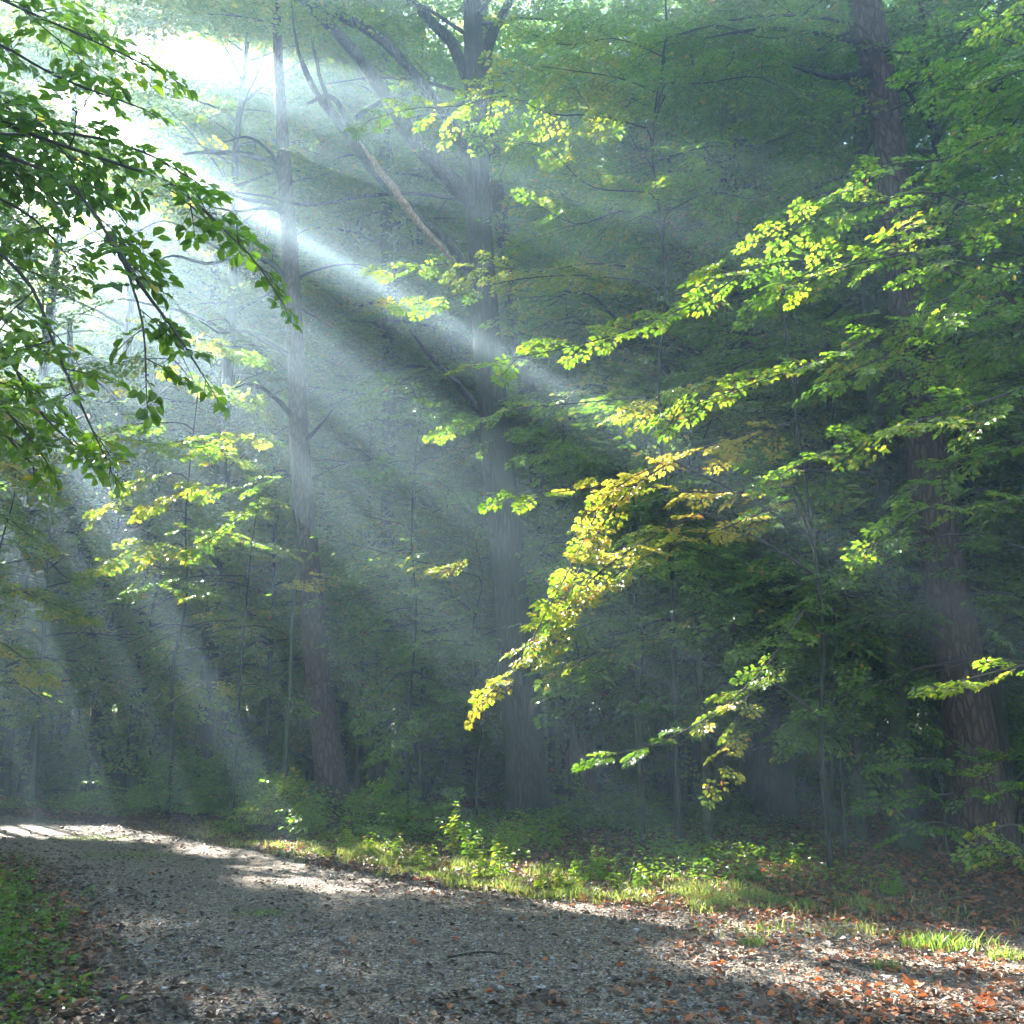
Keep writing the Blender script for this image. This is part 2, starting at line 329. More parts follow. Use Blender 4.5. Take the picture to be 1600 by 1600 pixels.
def spray(seed, L, leaf, step):           # one flat beech spray: leaf frames and twig lines
    g = np.random.default_rng(seed); pos, dr, nm, sz, tw = [], [], [], [], []
    bend = g.uniform(-.12, .12)
    ax = lambda t: np.array([t*L, bend*L*t*t, -.10*L*t*t])
    def leafat(p, a, side, k):
        ang = a+side*g.uniform(.55, 1.0)
        pos.append(p); dr.append([math.cos(ang), math.sin(ang), g.uniform(-.35, .08)]); nm.append([g.normal(0, .28), g.normal(0, .28), 1]); sz.append(leaf*g.uniform(.55, 1.2)*k)
    t = .10; sgn = 1
    while t < .97:
        p = ax(t); ln = L*(.50*(1-t)**.8+.06)*g.uniform(.75, 1.15); a0 = math.atan2(2*bend*t, 1)+sgn*g.uniform(.7, 1.0)
        e = p+np.array([math.cos(a0-.15*sgn), math.sin(a0-.15*sgn), g.uniform(-.22, .06)])*ln
        if ln > .1: tw.append((p, e))
        n = max(1, int(ln/step)); s2 = 1
        for i in range(n):
            f = (i+.7)/n
            leafat(p+(e-p)*f, a0, s2, 1-.25*(f < .3)); s2 = -s2
        pos.append(e); dr.append([math.cos(a0), math.sin(a0), -.15]); nm.append([g.normal(0, .2), g.normal(0, .2), 1]); sz.append(leaf*g.uniform(.8, 1.1))
        if t > .5: leafat(p, 0, -sgn, 1)
        t += step/L*g.uniform(.9, 1.5); sgn = -sgn
    leafat(ax(1), 0, 0, 1)
    return [np.array(q, float) for q in (pos, dr, nm, sz)]+[np.array([[ax(0), ax(.35), ax(.7), ax(1)]]), np.array(tw)]
SPR = {'close': [spray(60+s, .34, .080, .058) for s in range(7)],
       'near': [spray(s, .62, .080, .056) for s in range(6)],
       'mid': [spray(20+s, .85, .122, .088) for s in range(6)],
       'far': [spray(40+s, 1.15, .17, .125) for s in range(5)]}

class Crown:
    def __init__(s, seed, lod='mid', autumn=0, hue=.3):
        s.g = np.random.default_rng(seed); s.lod = lod; s.au = autumn; s.hb = hue
        s.R, s.T, s.S, s.H, s.lines = [], [], [], [], {}
    def add_spray(s, p, d, up, sc):
        d = d/np.linalg.norm(d); y = np.cross(up, d); y /= np.linalg.norm(y); z = np.cross(d, y)
        s.R.append(np.stack([d, y, z], 1)); s.T.append(p); s.S.append(sc); s.H.append(s.g.normal(0, .07))
    def line(s, P, r0, r1):
        P = np.asarray(P, float); s.lines.setdefault(len(P), []).append((P, np.linspace(r0, r1, len(P))))
    def limb(s, P, r0, sec=1.6, start=.2, step=.25, dens=1.0, roll=.25, pitch=-.12):
        g = s.g; P = spline(P, max(8, int(len(P)*3))); seg = np.r_[0, np.cumsum(np.linalg.norm(np.diff(P, axis=0), axis=1))]; L = seg[-1]
        s.line(P, r0*(.7 if s.lod == 'far' else 1), max(.004, r0*.12))
        x = start*L; sg = 1 if g.random() < .5 else -1
        while x < L:
            i = min(np.searchsorted(seg, x), len(P)-1); f = x/L
            p = np.array([np.interp(x, seg, P[:, q]) for q in range(3)]); t = P[i]-P[i-1]; t /= np.linalg.norm(t)
            side = np.cross(t, [0, 0, 1]); side /= max(1e-6, np.linalg.norm(side))
            a = g.uniform(.65, 1.1); l2 = sec*g.uniform(.6, 1.15)*(1-.5*f**1.3)
            dd = t*math.cos(a)+side*sg*math.sin(a); dd[2] = dd[2]*.4+pitch+g.normal(0, .20)
            s.second(p, dd, l2, max(.004, r0*.32*(1-.5*f)), roll)
            x += step*g.uniform(.6, 1.4)/dens; sg = -sg
        s.second(P[-1], P[-1]-P[-2], sec*.45, .005, roll)
    def second(s, p, d, l, r, roll):
        g = s.g; d = d/np.linalg.norm(d); base = SPR[s.lod][0][4][0][-1][0]
        side = np.cross(d, [0, 0, 1]); side /= max(1e-6, np.linalg.norm(side))
        drop = g.uniform(.03, .22)
        pt = lambda f: p+d*l*f+np.array([0, 0, -drop*l*f*f])+side*g.normal(0, .03)*l
        up0 = np.array([g.normal(0, roll*.6), g.normal(0, roll*.6), 1.])
        if l < base*.9:
            s.add_spray(p, d, up0, max(.55, l/base)); return
        s.line([pt(0), pt(.33), pt(.66), pt(1)], r, .003)
        st = base*.36; x = st*.5; sg = 1
        while x < l:
            a = g.uniform(.55, .95); dd = d*math.cos(a)+side*sg*math.sin(a); dd[2] -= g.uniform(.0, .25)
            s.add_spray(pt(x/l), dd, up0+np.array([g.normal(0, .12), g.normal(0, .12), 0]), g.uniform(.6, .95)*(1-.3*x/l)); sg = -sg
            x += st*g.uniform(.75, 1.3)
        dd = d.copy(); dd[2] -= .15
        s.add_spray(pt(1), dd, up0, g.uniform(.7, 1))
    def fill(s, c0, rad, n, clumps=24, flat=.28):   # leaf layers filling a crown's volume
        g = s.g; c0 = np.asarray(c0, float); rad = np.asarray(rad, float)
        cc = nrm(g.normal(0, 1, (clumps, 3)))*(g.random((clumps, 1))**.45)*rad
        k = g.integers(0, clumps, n); sz = g.uniform(.18, .38, clumps)[k, None]*rad.mean()
        off = nrm(g.normal(0, 1, (n, 3)))*(g.random((n, 1))**.5)*sz*np.array([1.25, 1.25, flat*1.6])
        p = c0+cc[k]+off
        d = off*np.array([1, 1, .2])+cc[k]*np.array([.4, .4, 0])+g.normal(0, .12, (n, 3))*rad.mean(); d[:, 2] -= .15*np.linalg.norm(d, axis=1); d = nrm(d)
        up = np.stack([g.normal(0, .22, n), g.normal(0, .22, n), np.ones(n)], 1)
        y = nrm(np.cross(up, d)); z = np.cross(d, y)
        s.R.extend(np.stack([d, y, z], 2)); s.T.extend(p); s.S.extend(g.uniform(.65, 1.15, n)); s.H.extend(g.normal(0, .07, n))
    def frames(s, cull, clear, res=None):
        R = np.array(s.R); T = np.array(s.T); S = np.array(s.S); H = np.array(s.H)
        mid = T+R[:, :, 0]*SPR[s.lod][0][4][0][-1][0]*.5*S[:, None]; m = np.ones(len(T), bool)
        if cull: m &= ~(sunny(mid) & (s.g.random(len(T)) > (res if res else .01 if s.lod == 'far' else .04)))
        if clear: m &= ~(cleared(mid, s.g) & (s.g.random(len(T)) < clear))
        R, T, S, H = R[m], T[m], S[m], H[m]; n = len(T)
        k = s.g.integers(0, len(SPR[s.lod]), n); out = []; lines = []
        for j, tp in enumerate(SPR[s.lod]):
            m = np.where(k == j)[0]
            if not len(m): continue
            r = R[m]; rot = lambda a: np.einsum('nij,kj->nki', r, a)
            pos = rot(tp[0])*S[m][:, None, None]+T[m][:, None]
            out.append((pos.reshape(-1, 3), rot(tp[1]).reshape(-1, 3), rot(tp[2]).reshape(-1, 3), (tp[3][None]*(.55+.45*S[m][:, None])).ravel(), np.repeat(H[m], len(tp[3]))))
            w = np.einsum('nij,akj->naki', r, tp[4])*S[m][:, None, None, None]+T[m][:, None, None]
            lines.append((w.reshape(-1, 4, 3), .0028))
            if s.lod != 'far':
                w = np.einsum('nij,akj->naki', r, tp[5])*S[m][:, None, None, None]+T[m][:, None, None]
                lines.append((w.reshape(-1, 2, 3), .0016))
        return [np.concatenate([o[q] for o in out]) for q in range(5)], lines
    def build(s, name, parent, origin, cull=True, keep=None, material=None, clear=.93, res=None):
        (pos, d, n, sz, hb), lines = s.frames(cull, clear, res); g = s.g
        m = np.ones(len(pos), bool)
        if cull and s.lod != 'far': m &= ~(sunny(pos) & (g.random(len(pos)) < .96))
        if keep is not None: m &= keep(pos)
        m &= pos[:, 2] > .25
        pos, d, n, sz, hb = pos[m], d[m], n[m], sz[m], hb[m]
        au = noise3(pos*.8, 77)                   # yellowing comes in patches
        hue = np.clip(s.hb+hb+g.normal(0, .10, len(pos))+s.au*(au-.35)*1.2, 0, .8)
        od = g.random(len(pos)) < .006+.07*s.au*(au > .45)*(1+(s.au > .9)); hue = np.where(od, g.uniform(.78, 1, len(pos)), hue)
        V, Fq = leaf_mesh(pos, d, n, sz, simple=(s.lod == 'far'))
        nf = len(Fq); per = nf//max(1, len(pos)); Vs = [V]; Fs = [Fq]; off = len(V)
        for k, lst in s.lines.items():
            if cull and k == 4: mk = sunny(np.array([q[0][2] for q in lst])); lst = [q for q, b_ in zip(lst, mk) if not b_]
            if not lst: continue
            v, f = tubes(np.array([q[0] for q in lst]), np.array([q[1] for q in lst]), 6); Vs.append(v); Fs.append(f+off); off += len(v)
        for w, r in lines:
            if not len(w): continue
            v, f = tubes(w, np.full(w.shape[:2], r)*np.linspace(1.3, .6, w.shape[1]), 3); Vs.append(v); Fs.append(f+off); off += len(v)
        Fa = np.concatenate(Fs); mi = np.ones(len(Fa), np.int32); mi[:nf] = 0
        hu = np.zeros(len(Fa)); hu[:nf] = np.repeat(hue, per)
        global NLEAF; NLEAF += len(pos)
        return quads(name, np.concatenate(Vs), Fa, [material or M_LEAF, M_TWIG], mi, hu, parent, origin=origin)
NLEAF = 0
def leaf_mesh(p, d, n, L, wid=.62, fold=.10, droop=.10, simple=False):
    d = nrm(d); s = nrm(np.cross(d, n)); n = np.cross(s, d); L = L[:, None]
    if simple:
        V = np.stack([p, p+d*L*.5+s*L*wid*.5+n*L*fold*.6, p+d*L-n*L*droop, p+d*L*.5-s*L*wid*.5+n*L*fold*.6], 1)
        return V.reshape(-1, 3), np.arange(len(p)*4).reshape(-1, 4)
    wid = wid*(.8+.4*((np.arange(len(p))*.618) % 1))[:, None]; fold = fold*(.2+1.9*((np.arange(len(p))*.7548) % 1))[:, None]; droop = droop*(-.6+3.2*((np.arange(len(p))*.5698) % 1))[:, None]
    V = np.stack([p, p+d*L*.32+s*L*wid*.48+n*L*fold, p+d*L*.70+s*L*wid*.38+n*L*fold*.7, p+d*L-n*L*droop,
                  p+d*L*.70-s*L*wid*.38+n*L*fold*.7, p+d*L*.32-s*L*wid*.48+n*L*fold], 1)
    i = (np.arange(len(p))*6)[:, None]
    return V.reshape(-1, 3), np.concatenate([i+[0, 1, 2, 3], i+[0, 3, 4, 5]], 1).reshape(-1, 4)

def trunk(name, P, wd, mt, parent, origin, ns=20, flare=1.35, ridge=.05, seed=0):
    """P world points bottom to top, wd diameters"""
    P = np.asarray(P, float); q = spline(np.c_[P, np.asarray(wd)/2], max(12, int(np.linalg.norm(P[-1]-P[0])*5)))
    r = q[:, 3]; hgt = q[:, 2]-q[0, 2]; r = r*(1+(flare-1)*np.exp(-hgt*3.2))
    q[0, 2] -= .25
    v, f = tubes(q[None, :, :3], r[None], ns, ridge, seed)
    return quads(name, v, f, [mt], parent=parent, smooth=True, origin=origin)
def bough(name, P, r, mt, parent, origin, n=22, ns=9, ridge=.10, seed=0):
    q = spline(np.c_[np.asarray(P, float), np.asarray(r)], n)
    g = np.random.default_rng(seed+500); q[1:-1, :3] += g.normal(0, 1, (n-2, 3))*q[1:-1, 3:4]*.14
    v, f = tubes(q[None, :, :3], np.maximum(q[None, :, 3], .003), ns, ridge, seed)
    return quads(name, v, f, [mt], parent=parent, smooth=True, origin=origin)
def gz(x, y): return float(sheet_z(np.array([x]), np.array([y]))[0])
def px_trunk(pts, Y, w):                  # trunk traced at its own distance; the last points run on out of sight
    P = [W(px, py, Y) for px, py in pts]; P[0][2] = gz(P[0][0], P[0][1]); return np.array(P), [q*Y/1600 for q in w]

def understory(name, label, x, y, H, lod, seed, group=None, r=.07, zlow=2.0, reach=2.6, autumn=0, hue=.3, dens=1.0, nl=16, top=True, cull=True, mt=None, lean=(0, 0), cat='tree', keep=None, elev=.25, fill=0, res=None):
    g = np.random.default_rng(seed); z0 = gz(x, y); org = np.array([x, y, z0])
    t = thing(name, label, cat, org, group)
    hs = np.linspace(0, 1, 7); P = np.array([[x+lean[0]*h*H+g.normal(0, .05)*h*2, y+lean[1]*h*H+g.normal(0, .05)*h*2, z0+h*H] for h in hs])
    trunk('trunk', P, 2*r*(1-.85*hs), mt or M_BEECH, t, org, ns=10, seed=seed)
    c = Crown(seed, lod, autumn, hue); ph = g.uniform(0, 6.28)
    for i in range(nl):
        f = (i+g.uniform(.1, .9))/nl; z = zlow+(H*.98-zlow)*f; ph += 2.4+g.normal(0, .35)
        p = np.array([np.interp(z0+z, P[:, 2], P[:, q]) for q in range(2)]+[z0+z])
        L = reach*(1.05-.75*f**1.4)*g.uniform(.75, 1.15); e = elev+.55*f
        d = np.array([math.cos(ph), math.sin(ph), 0.])
        pts = [p+d*L*u+np.array([0, 0, L*(e*u-(.30+.25*(1-f))*u*u)])+g.normal(0, .04*L*u, 3) for u in (0, .25, .5, .75, 1)]
        c.limb(pts, max(.012, r*.38*(1-.6*f)), sec=L*.5, start=.18, dens=dens)
    if H > 21: c.fill([P[-1, 0], P[-1, 1], z0+H*.86], [reach*.9, reach*.9, H*.13], 420, 20)
    if fill: c.fill([P[-1, 0]*.6+x*.4, P[-1, 1]*.6+y*.4, z0+zlow+(H-zlow)*.55], [reach*.95, reach*.95, (H-zlow)*.52], fill, 34)
    c.build('crown', t, org, cull, keep, res=res)
    return t
#MARK_TREES

# ------------------------------------------------------------------ the trees one can tell apart
def R3(p): return np.array([p[0], p[1], gz(p[0], p[1])])
# 1 central oak
YC = 19.3
P, w = px_trunk([(828, 1283), (816, 1120), (797, 920), (778, 720), (760, 520), (748, 320), (742, 160), (736, -40), (730, -330), (720, -650)], YC, [64, 60, 53, 50, 46, 42, 36, 31, 22, 8])
oak = thing('oak_tree', 'tall grey furrowed oak with a torn pale limb, standing at the grassy verge', 'tree', R3(P[0]))
trunk('trunk', P, w, M_OAK, oak, R3(P[0]), ns=40, flare=1.25, ridge=.05, seed=3)
o = R3(P[0]); k = YC/1600
def wb(pts, Y0, Y1):
    n = len(pts); return [W(px, py, Y0+(Y1-Y0)*i/(n-1)) for i, (px, py) in enumerate(pts)]
LB = [([(738, 315), (705, 285), (660, 235), (612, 165), (560, 90), (505, 30), (440, -30)], 17.6, [17, 15, 13, 12, 10, 8, 5]),
      ([(740, 245), (705, 195), (660, 130), (590, 60), (520, 18), (450, -10), (380, -60)], 17.8, [15, 11, 10, 9, 8, 6, 4]),
      ([(752, 110), (768, 60), (790, 15), (815, -60), (850, -160)], 19, [12, 10, 8, 6, 3]),
      ([(742, 150), (700, 60), (650, 10), (600, -60), (560, -150)], 19.6, [14, 10, 9, 7, 4])]
for pts, Y1, ww in LB: bough('limb', wb(pts, YC, Y1), [q*k for q in ww], M_OAK, oak, o, seed=int(pts[0][1]))
bough('limb', wb([(738, 315), (700, 308), (640, 302), (560, 308), (480, 320), (410, 306), (345, 298)], YC, 18.2), [q*k for q in (6, 4, 3.6, 3.4, 3, 2, .8)], M_OAK, oak, o, n=40, seed=8)
lb = bough('broken_limb', wb([(735, 425), (700, 380), (655, 338), (615, 300), (578, 255), (535, 195), (505, 160), (470, 90)], YC, 17.6), [q*k for q in (11, 7, 6, 6.5, 10, 10, 6, 2)], M_OAK, oak, o, seed=11)
tag(lb, 'broken limb with a long torn split', None)
q = bough('torn_wood', wb([(712, 412), (688, 385), (652, 345), (619, 300), (592, 265), (562, 220)], YC-.25, 17.8), [q*k for q in (2, 4, 6, 6, 5, 1.5)], M_TORN, lb, o, n=30, ridge=.35, seed=5)
for pts in ([(505, 165), (480, 120), (462, 60), (455, 0)], [(520, 180), (500, 120), (488, 60)], [(545, 190), (515, 150), (480, 162)], [(555, 185), (590, 160), (640, 145)]):
    bough('snag', wb(pts, 17.9, 17.5), [q*k for q in (5, 3.5, 2.4, 1)[:len(pts)]], M_OAK, lb, o, n=10, ns=6, seed=pts[0][0])
bough('limb', wb([(752, 645), (715, 600), (675, 560), (640, 515)], YC, 17.5), [q*k for q in (7, 4.5, 3.5, 1.5)], M_OAK, oak, o, seed=17)
lb.parent = oak
c = Crown(101, 'mid', .25, .42)
for j, (a, Lh, py) in enumerate([(200, 3.6, 60), (320, 3.6, 30), (170, 3.4, 150), (20, 3.2, 40), (260, 3, -60), (90, 3, -40), (140, 3.5, -120), (230, 3.4, -180), (0, 3.2, -160), (300, 3.2, -220), (60, 2.6, -300), (180, 2.6, -330), (280, 2.2, -420), (110, 2, -480), (350, 3.2, -90), (215, 3.6, -20)]):
    b0 = W(738, py, YC); d = np.array([math.cos(math.radians(a)), math.sin(math.radians(a)), .0])
    c.limb([b0+d*Lh*u+np.array([0, 0, Lh*(.55*u-.35*u*u)]) for u in (0, .3, .6, 1)], .05, sec=1.4, start=.25)
for pts, Y1, ww in LB[:2]+LB[3:]: c.limb(wb(pts, YC, Y1)[3:], .02, sec=1.1, start=.2)
# leafy bough crossing the trunk from the right and the low one left of it
c.limb(wb([(790, 140), (720, 165), (640, 185), (560, 215)], YC-.6, 15.5), .02, sec=.9, start=.0)
c.build('crown', oak, o)

# 2 pale pine on the left with dead arms
YP = 20.5; kp = YP/1600
P, w = px_trunk([(525, 1278), (505, 1120), (488, 950), (472, 760), (462, 560), (452, 380), (443, 240), (436, 120), (430, -60), (425, -300)], YP, [48, 43, 38, 34, 29, 27, 23, 18, 12, 3])
pine = thing('pine_tree', 'straight pine left of the torn oak with bare crooked dead arms pointing left', 'tree', R3(P[0]))
o = R3(P[0]); trunk('trunk', P, w, M_PINE, pine, o, ns=28, ridge=.04, seed=4)
for j, (pts, r) in enumerate([([(445, 290), (425, 255), (385, 242), (330, 238), (285, 240)], (8, 6, 5, 4, 1.5)),
                    ([(450, 330), (425, 318), (385, 312), (345, 300), (310, 306)], (6, 4, 3, 2.2, .8)),
                    ([(450, 335), (420, 325), (370, 330), (325, 322)], (5, 3, 2, .8)),
                    ([(456, 445), (425, 412), (380, 400), (325, 412), (270, 400), (235, 412)], (6, 4.5, 3.5, 3, 2, .8)),
                    ([(462, 560), (425, 540), (385, 518), (345, 520), (310, 500)], (5, 4, 3, 2, .8)),
                    ([(466, 660), (430, 622), (395, 600), (360, 608)], (5, 3.5, 2.5, 1)),
                    ([(468, 700), (500, 665), (520, 640)], (4, 2.5, 1)), ([(470, 760), (440, 735), (415, 745)], (4, 2.5, 1)),
                    ([(444, 270), (420, 235), (390, 215), (350, 222)], (5, 3, 2, .8))]):
    bough('dead_limb', wb(pts, YP, YP-.8-.3*(j % 3)), [q*kp for q in r], M_DARK, pine, o, n=20, ns=6, seed=60+j)
c = Crown(102, 'mid', .1, .40)
for j, (a, Lh, py) in enumerate([(180, 3, 40), (250, 2.8, 0), (120, 2.4, -30), (0, 2.4, -10), (300, 2.4, -80), (200, 2.4, -120), (60, 2, -150), (160, 1.8, -200)]):
    b0 = W(434, py, YP); d = np.array([math.cos(math.radians(a)), math.sin(math.radians(a)), .0])
    c.limb([b0+d*Lh*u+np.array([0, 0, Lh*(.4*u-.4*u*u)]) for u in (0, .3, .6, 1)], .03, sec=1.0, start=.3)
c.build('crown', pine, o)

# 3 big leaning pine on the right
YR = 13.6
P, w = px_trunk([(1545, 1330), (1520, 1170), (1490, 980), (1458, 790), (1436, 620), (1416, 450), (1396, 270), (1372, 110), (1345, -60), (1305, -330), (1270, -600)], YR, [84, 75, 69, 64, 61, 58, 56, 53, 48, 32, 12])
big = thing('leaning_pine', 'thick pine with plated brown bark leaning left over the right edge of the wood', 'tree', R3(P[0]))
o = R3(P[0]); trunk('trunk', P, w, M_PINE, big, o, ns=44, flare=1.12, ridge=.04, seed=9)
kr = YR/1600
for pts, r in (([(1352, 70), (1290, 55), (1200, 45), (1100, 60)], (5, 4, 3, 1)), ([(1375, 110), (1300, 120), (1240, 105)], (7, 5, 2)), ([(1400, 140), (1480, 110), (1560, 95), (1620, 60)], (6, 4, 3, 2))):
    bough('limb', wb(pts, YR, YR-1), [q*kr for q in r], M_DARK, big, o, seed=len(pts)+pts[0][0])
c = Crown(103, 'mid', .1, .30)
for j, (a, Lh, py) in enumerate([(180, 3.2, 40), (240, 2.6, 0), (120, 3, -40), (10, 2.6, 20), (300, 2.6, -60), (200, 3, -120), (60, 2.8, -180), (150, 2.6, -240), (270, 2.6, -300), (0, 2.5, -360)]):
    b0 = W(1352, py, YR); d = np.array([math.cos(math.radians(a)), math.sin(math.radians(a)), .0])
    c.limb([b0+d*Lh*u+np.array([0, 0, Lh*(.3*u-.4*u*u)]) for u in (0, .3, .6, 1)], .03, sec=1.2, start=.25)
c.build('crown', big, o)

# 4 other traced trunks, each with its own crown
def traced(name, label, pts, Y, w, m, seed, lod='mid', autumn=.1, hue=.3, limbs=(), flare=1.2, ns=18, cat='tree'):
    P, ww = px_trunk(pts, Y, w); o = R3(P[0]); t = thing(name, label, cat, o)
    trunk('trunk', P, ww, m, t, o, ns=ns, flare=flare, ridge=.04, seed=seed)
    c = Crown(seed+900, lod, autumn, hue); g = np.random.default_rng(seed)
    for z, a, L in limbs:
        b0 = np.array([np.interp(z, P[:, 2], P[:, q]) for q in range(2)]+[z]); d = np.array([math.cos(math.radians(a)), math.sin(math.radians(a)), 0])
        c.limb([b0+d*L*u+np.array([0, 0, L*(.25*u-.38*u*u)])+g.normal(0, .05, 3)*L*u for u in (0, .25, .5, .75, 1)], max(.012, np.interp(z, P[:, 2], ww)*.16), sec=L*.4, start=.22)
    if limbs: c.build('crown', t, o)
    return t
rg = np.random.default_rng(5)
def ring(z0, z1, n, L, a0=0): return [(z0+(z1-z0)*(i+.5)/n, a0+i*137.5+rg.uniform(-20, 20), L*(1.1-.6*i/n)*rg.uniform(.8, 1.15)) for i in range(n)]
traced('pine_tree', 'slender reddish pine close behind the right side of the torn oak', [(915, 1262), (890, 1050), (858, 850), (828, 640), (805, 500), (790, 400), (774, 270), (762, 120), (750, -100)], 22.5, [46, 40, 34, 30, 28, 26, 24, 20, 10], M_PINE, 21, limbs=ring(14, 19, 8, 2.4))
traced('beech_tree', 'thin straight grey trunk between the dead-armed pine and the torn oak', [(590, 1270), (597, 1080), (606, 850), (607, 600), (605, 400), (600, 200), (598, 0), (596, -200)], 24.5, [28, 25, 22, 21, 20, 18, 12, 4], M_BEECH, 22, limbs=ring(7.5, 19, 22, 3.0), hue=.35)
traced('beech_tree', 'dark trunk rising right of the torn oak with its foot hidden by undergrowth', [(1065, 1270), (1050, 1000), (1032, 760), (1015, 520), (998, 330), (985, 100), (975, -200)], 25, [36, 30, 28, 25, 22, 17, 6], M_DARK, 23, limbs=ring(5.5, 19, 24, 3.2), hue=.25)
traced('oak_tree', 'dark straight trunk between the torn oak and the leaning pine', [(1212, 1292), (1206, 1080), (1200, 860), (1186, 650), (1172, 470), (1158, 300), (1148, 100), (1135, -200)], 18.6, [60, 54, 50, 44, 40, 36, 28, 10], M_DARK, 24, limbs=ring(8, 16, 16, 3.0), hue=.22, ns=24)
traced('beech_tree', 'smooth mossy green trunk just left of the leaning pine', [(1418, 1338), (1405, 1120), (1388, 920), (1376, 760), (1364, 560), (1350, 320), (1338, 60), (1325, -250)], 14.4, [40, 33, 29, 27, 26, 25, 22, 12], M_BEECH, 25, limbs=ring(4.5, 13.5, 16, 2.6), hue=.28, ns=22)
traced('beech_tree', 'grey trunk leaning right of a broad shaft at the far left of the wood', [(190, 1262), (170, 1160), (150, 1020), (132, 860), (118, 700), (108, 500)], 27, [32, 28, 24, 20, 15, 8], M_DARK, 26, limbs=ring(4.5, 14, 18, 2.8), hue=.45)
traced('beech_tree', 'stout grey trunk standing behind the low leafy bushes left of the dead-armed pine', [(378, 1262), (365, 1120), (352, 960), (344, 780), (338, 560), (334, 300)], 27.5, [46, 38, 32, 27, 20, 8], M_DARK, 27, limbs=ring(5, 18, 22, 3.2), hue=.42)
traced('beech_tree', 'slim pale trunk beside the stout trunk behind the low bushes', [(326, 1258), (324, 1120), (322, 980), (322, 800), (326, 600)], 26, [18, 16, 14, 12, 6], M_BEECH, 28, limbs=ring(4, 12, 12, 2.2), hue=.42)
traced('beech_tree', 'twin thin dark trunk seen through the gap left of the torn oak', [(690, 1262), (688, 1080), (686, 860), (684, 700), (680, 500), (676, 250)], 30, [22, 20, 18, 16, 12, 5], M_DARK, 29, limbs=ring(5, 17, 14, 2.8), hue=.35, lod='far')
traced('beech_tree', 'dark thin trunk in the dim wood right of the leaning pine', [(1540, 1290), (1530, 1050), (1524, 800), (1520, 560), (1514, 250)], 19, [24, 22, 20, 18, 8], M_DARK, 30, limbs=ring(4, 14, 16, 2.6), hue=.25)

# 5 understory beeches: layered foliage (pixel column, distance)
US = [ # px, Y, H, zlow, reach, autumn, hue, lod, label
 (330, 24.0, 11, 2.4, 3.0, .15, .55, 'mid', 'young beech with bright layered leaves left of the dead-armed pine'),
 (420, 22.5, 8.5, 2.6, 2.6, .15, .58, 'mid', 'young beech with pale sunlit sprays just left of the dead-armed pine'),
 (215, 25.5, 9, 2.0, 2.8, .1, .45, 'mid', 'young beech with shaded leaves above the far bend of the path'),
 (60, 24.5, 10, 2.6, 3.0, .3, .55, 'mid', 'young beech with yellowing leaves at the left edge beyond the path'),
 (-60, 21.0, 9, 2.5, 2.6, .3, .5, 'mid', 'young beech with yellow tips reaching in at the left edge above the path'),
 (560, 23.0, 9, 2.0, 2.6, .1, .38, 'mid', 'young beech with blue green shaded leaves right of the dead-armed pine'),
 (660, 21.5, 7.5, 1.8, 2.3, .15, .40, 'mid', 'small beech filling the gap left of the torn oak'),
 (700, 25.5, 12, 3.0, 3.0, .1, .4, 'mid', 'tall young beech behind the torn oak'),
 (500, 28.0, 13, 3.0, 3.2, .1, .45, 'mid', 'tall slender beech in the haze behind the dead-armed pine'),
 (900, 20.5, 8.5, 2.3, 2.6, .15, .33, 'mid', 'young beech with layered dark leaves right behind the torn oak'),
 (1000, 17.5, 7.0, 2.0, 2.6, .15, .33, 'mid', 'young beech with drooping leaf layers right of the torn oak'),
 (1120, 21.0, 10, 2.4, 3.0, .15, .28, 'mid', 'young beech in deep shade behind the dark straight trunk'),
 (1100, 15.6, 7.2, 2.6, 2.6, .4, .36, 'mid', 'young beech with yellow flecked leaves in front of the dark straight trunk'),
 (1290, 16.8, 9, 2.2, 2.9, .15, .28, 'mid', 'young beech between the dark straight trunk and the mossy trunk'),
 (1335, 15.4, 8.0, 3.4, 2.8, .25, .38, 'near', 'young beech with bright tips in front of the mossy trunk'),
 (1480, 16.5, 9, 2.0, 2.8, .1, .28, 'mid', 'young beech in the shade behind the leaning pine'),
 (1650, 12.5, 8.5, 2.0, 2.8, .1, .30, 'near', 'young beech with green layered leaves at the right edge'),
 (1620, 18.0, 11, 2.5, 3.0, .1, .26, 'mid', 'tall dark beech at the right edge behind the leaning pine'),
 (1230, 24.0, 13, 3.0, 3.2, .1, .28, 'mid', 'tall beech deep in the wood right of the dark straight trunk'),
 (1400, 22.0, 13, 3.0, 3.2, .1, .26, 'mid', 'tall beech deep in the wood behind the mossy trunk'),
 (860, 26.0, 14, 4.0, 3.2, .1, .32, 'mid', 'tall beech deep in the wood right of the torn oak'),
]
for i, (px, Y, H, zl, rc, au, hu, lod, lab) in enumerate(US):
    p = W(px, 1150, Y); g = np.random.default_rng(300+i)
    understory('young_beech', lab, p[0], p[1], H, lod, 300+i, r=.045+.006*H/2, zlow=zl, reach=rc, autumn=au, hue=hu, nl=int(10+H*2.2), lean=(g.uniform(-.03, .02), g.uniform(-.03, .03)), fill=300 if px < 720 else 120, res=.2 if px < 720 else None)

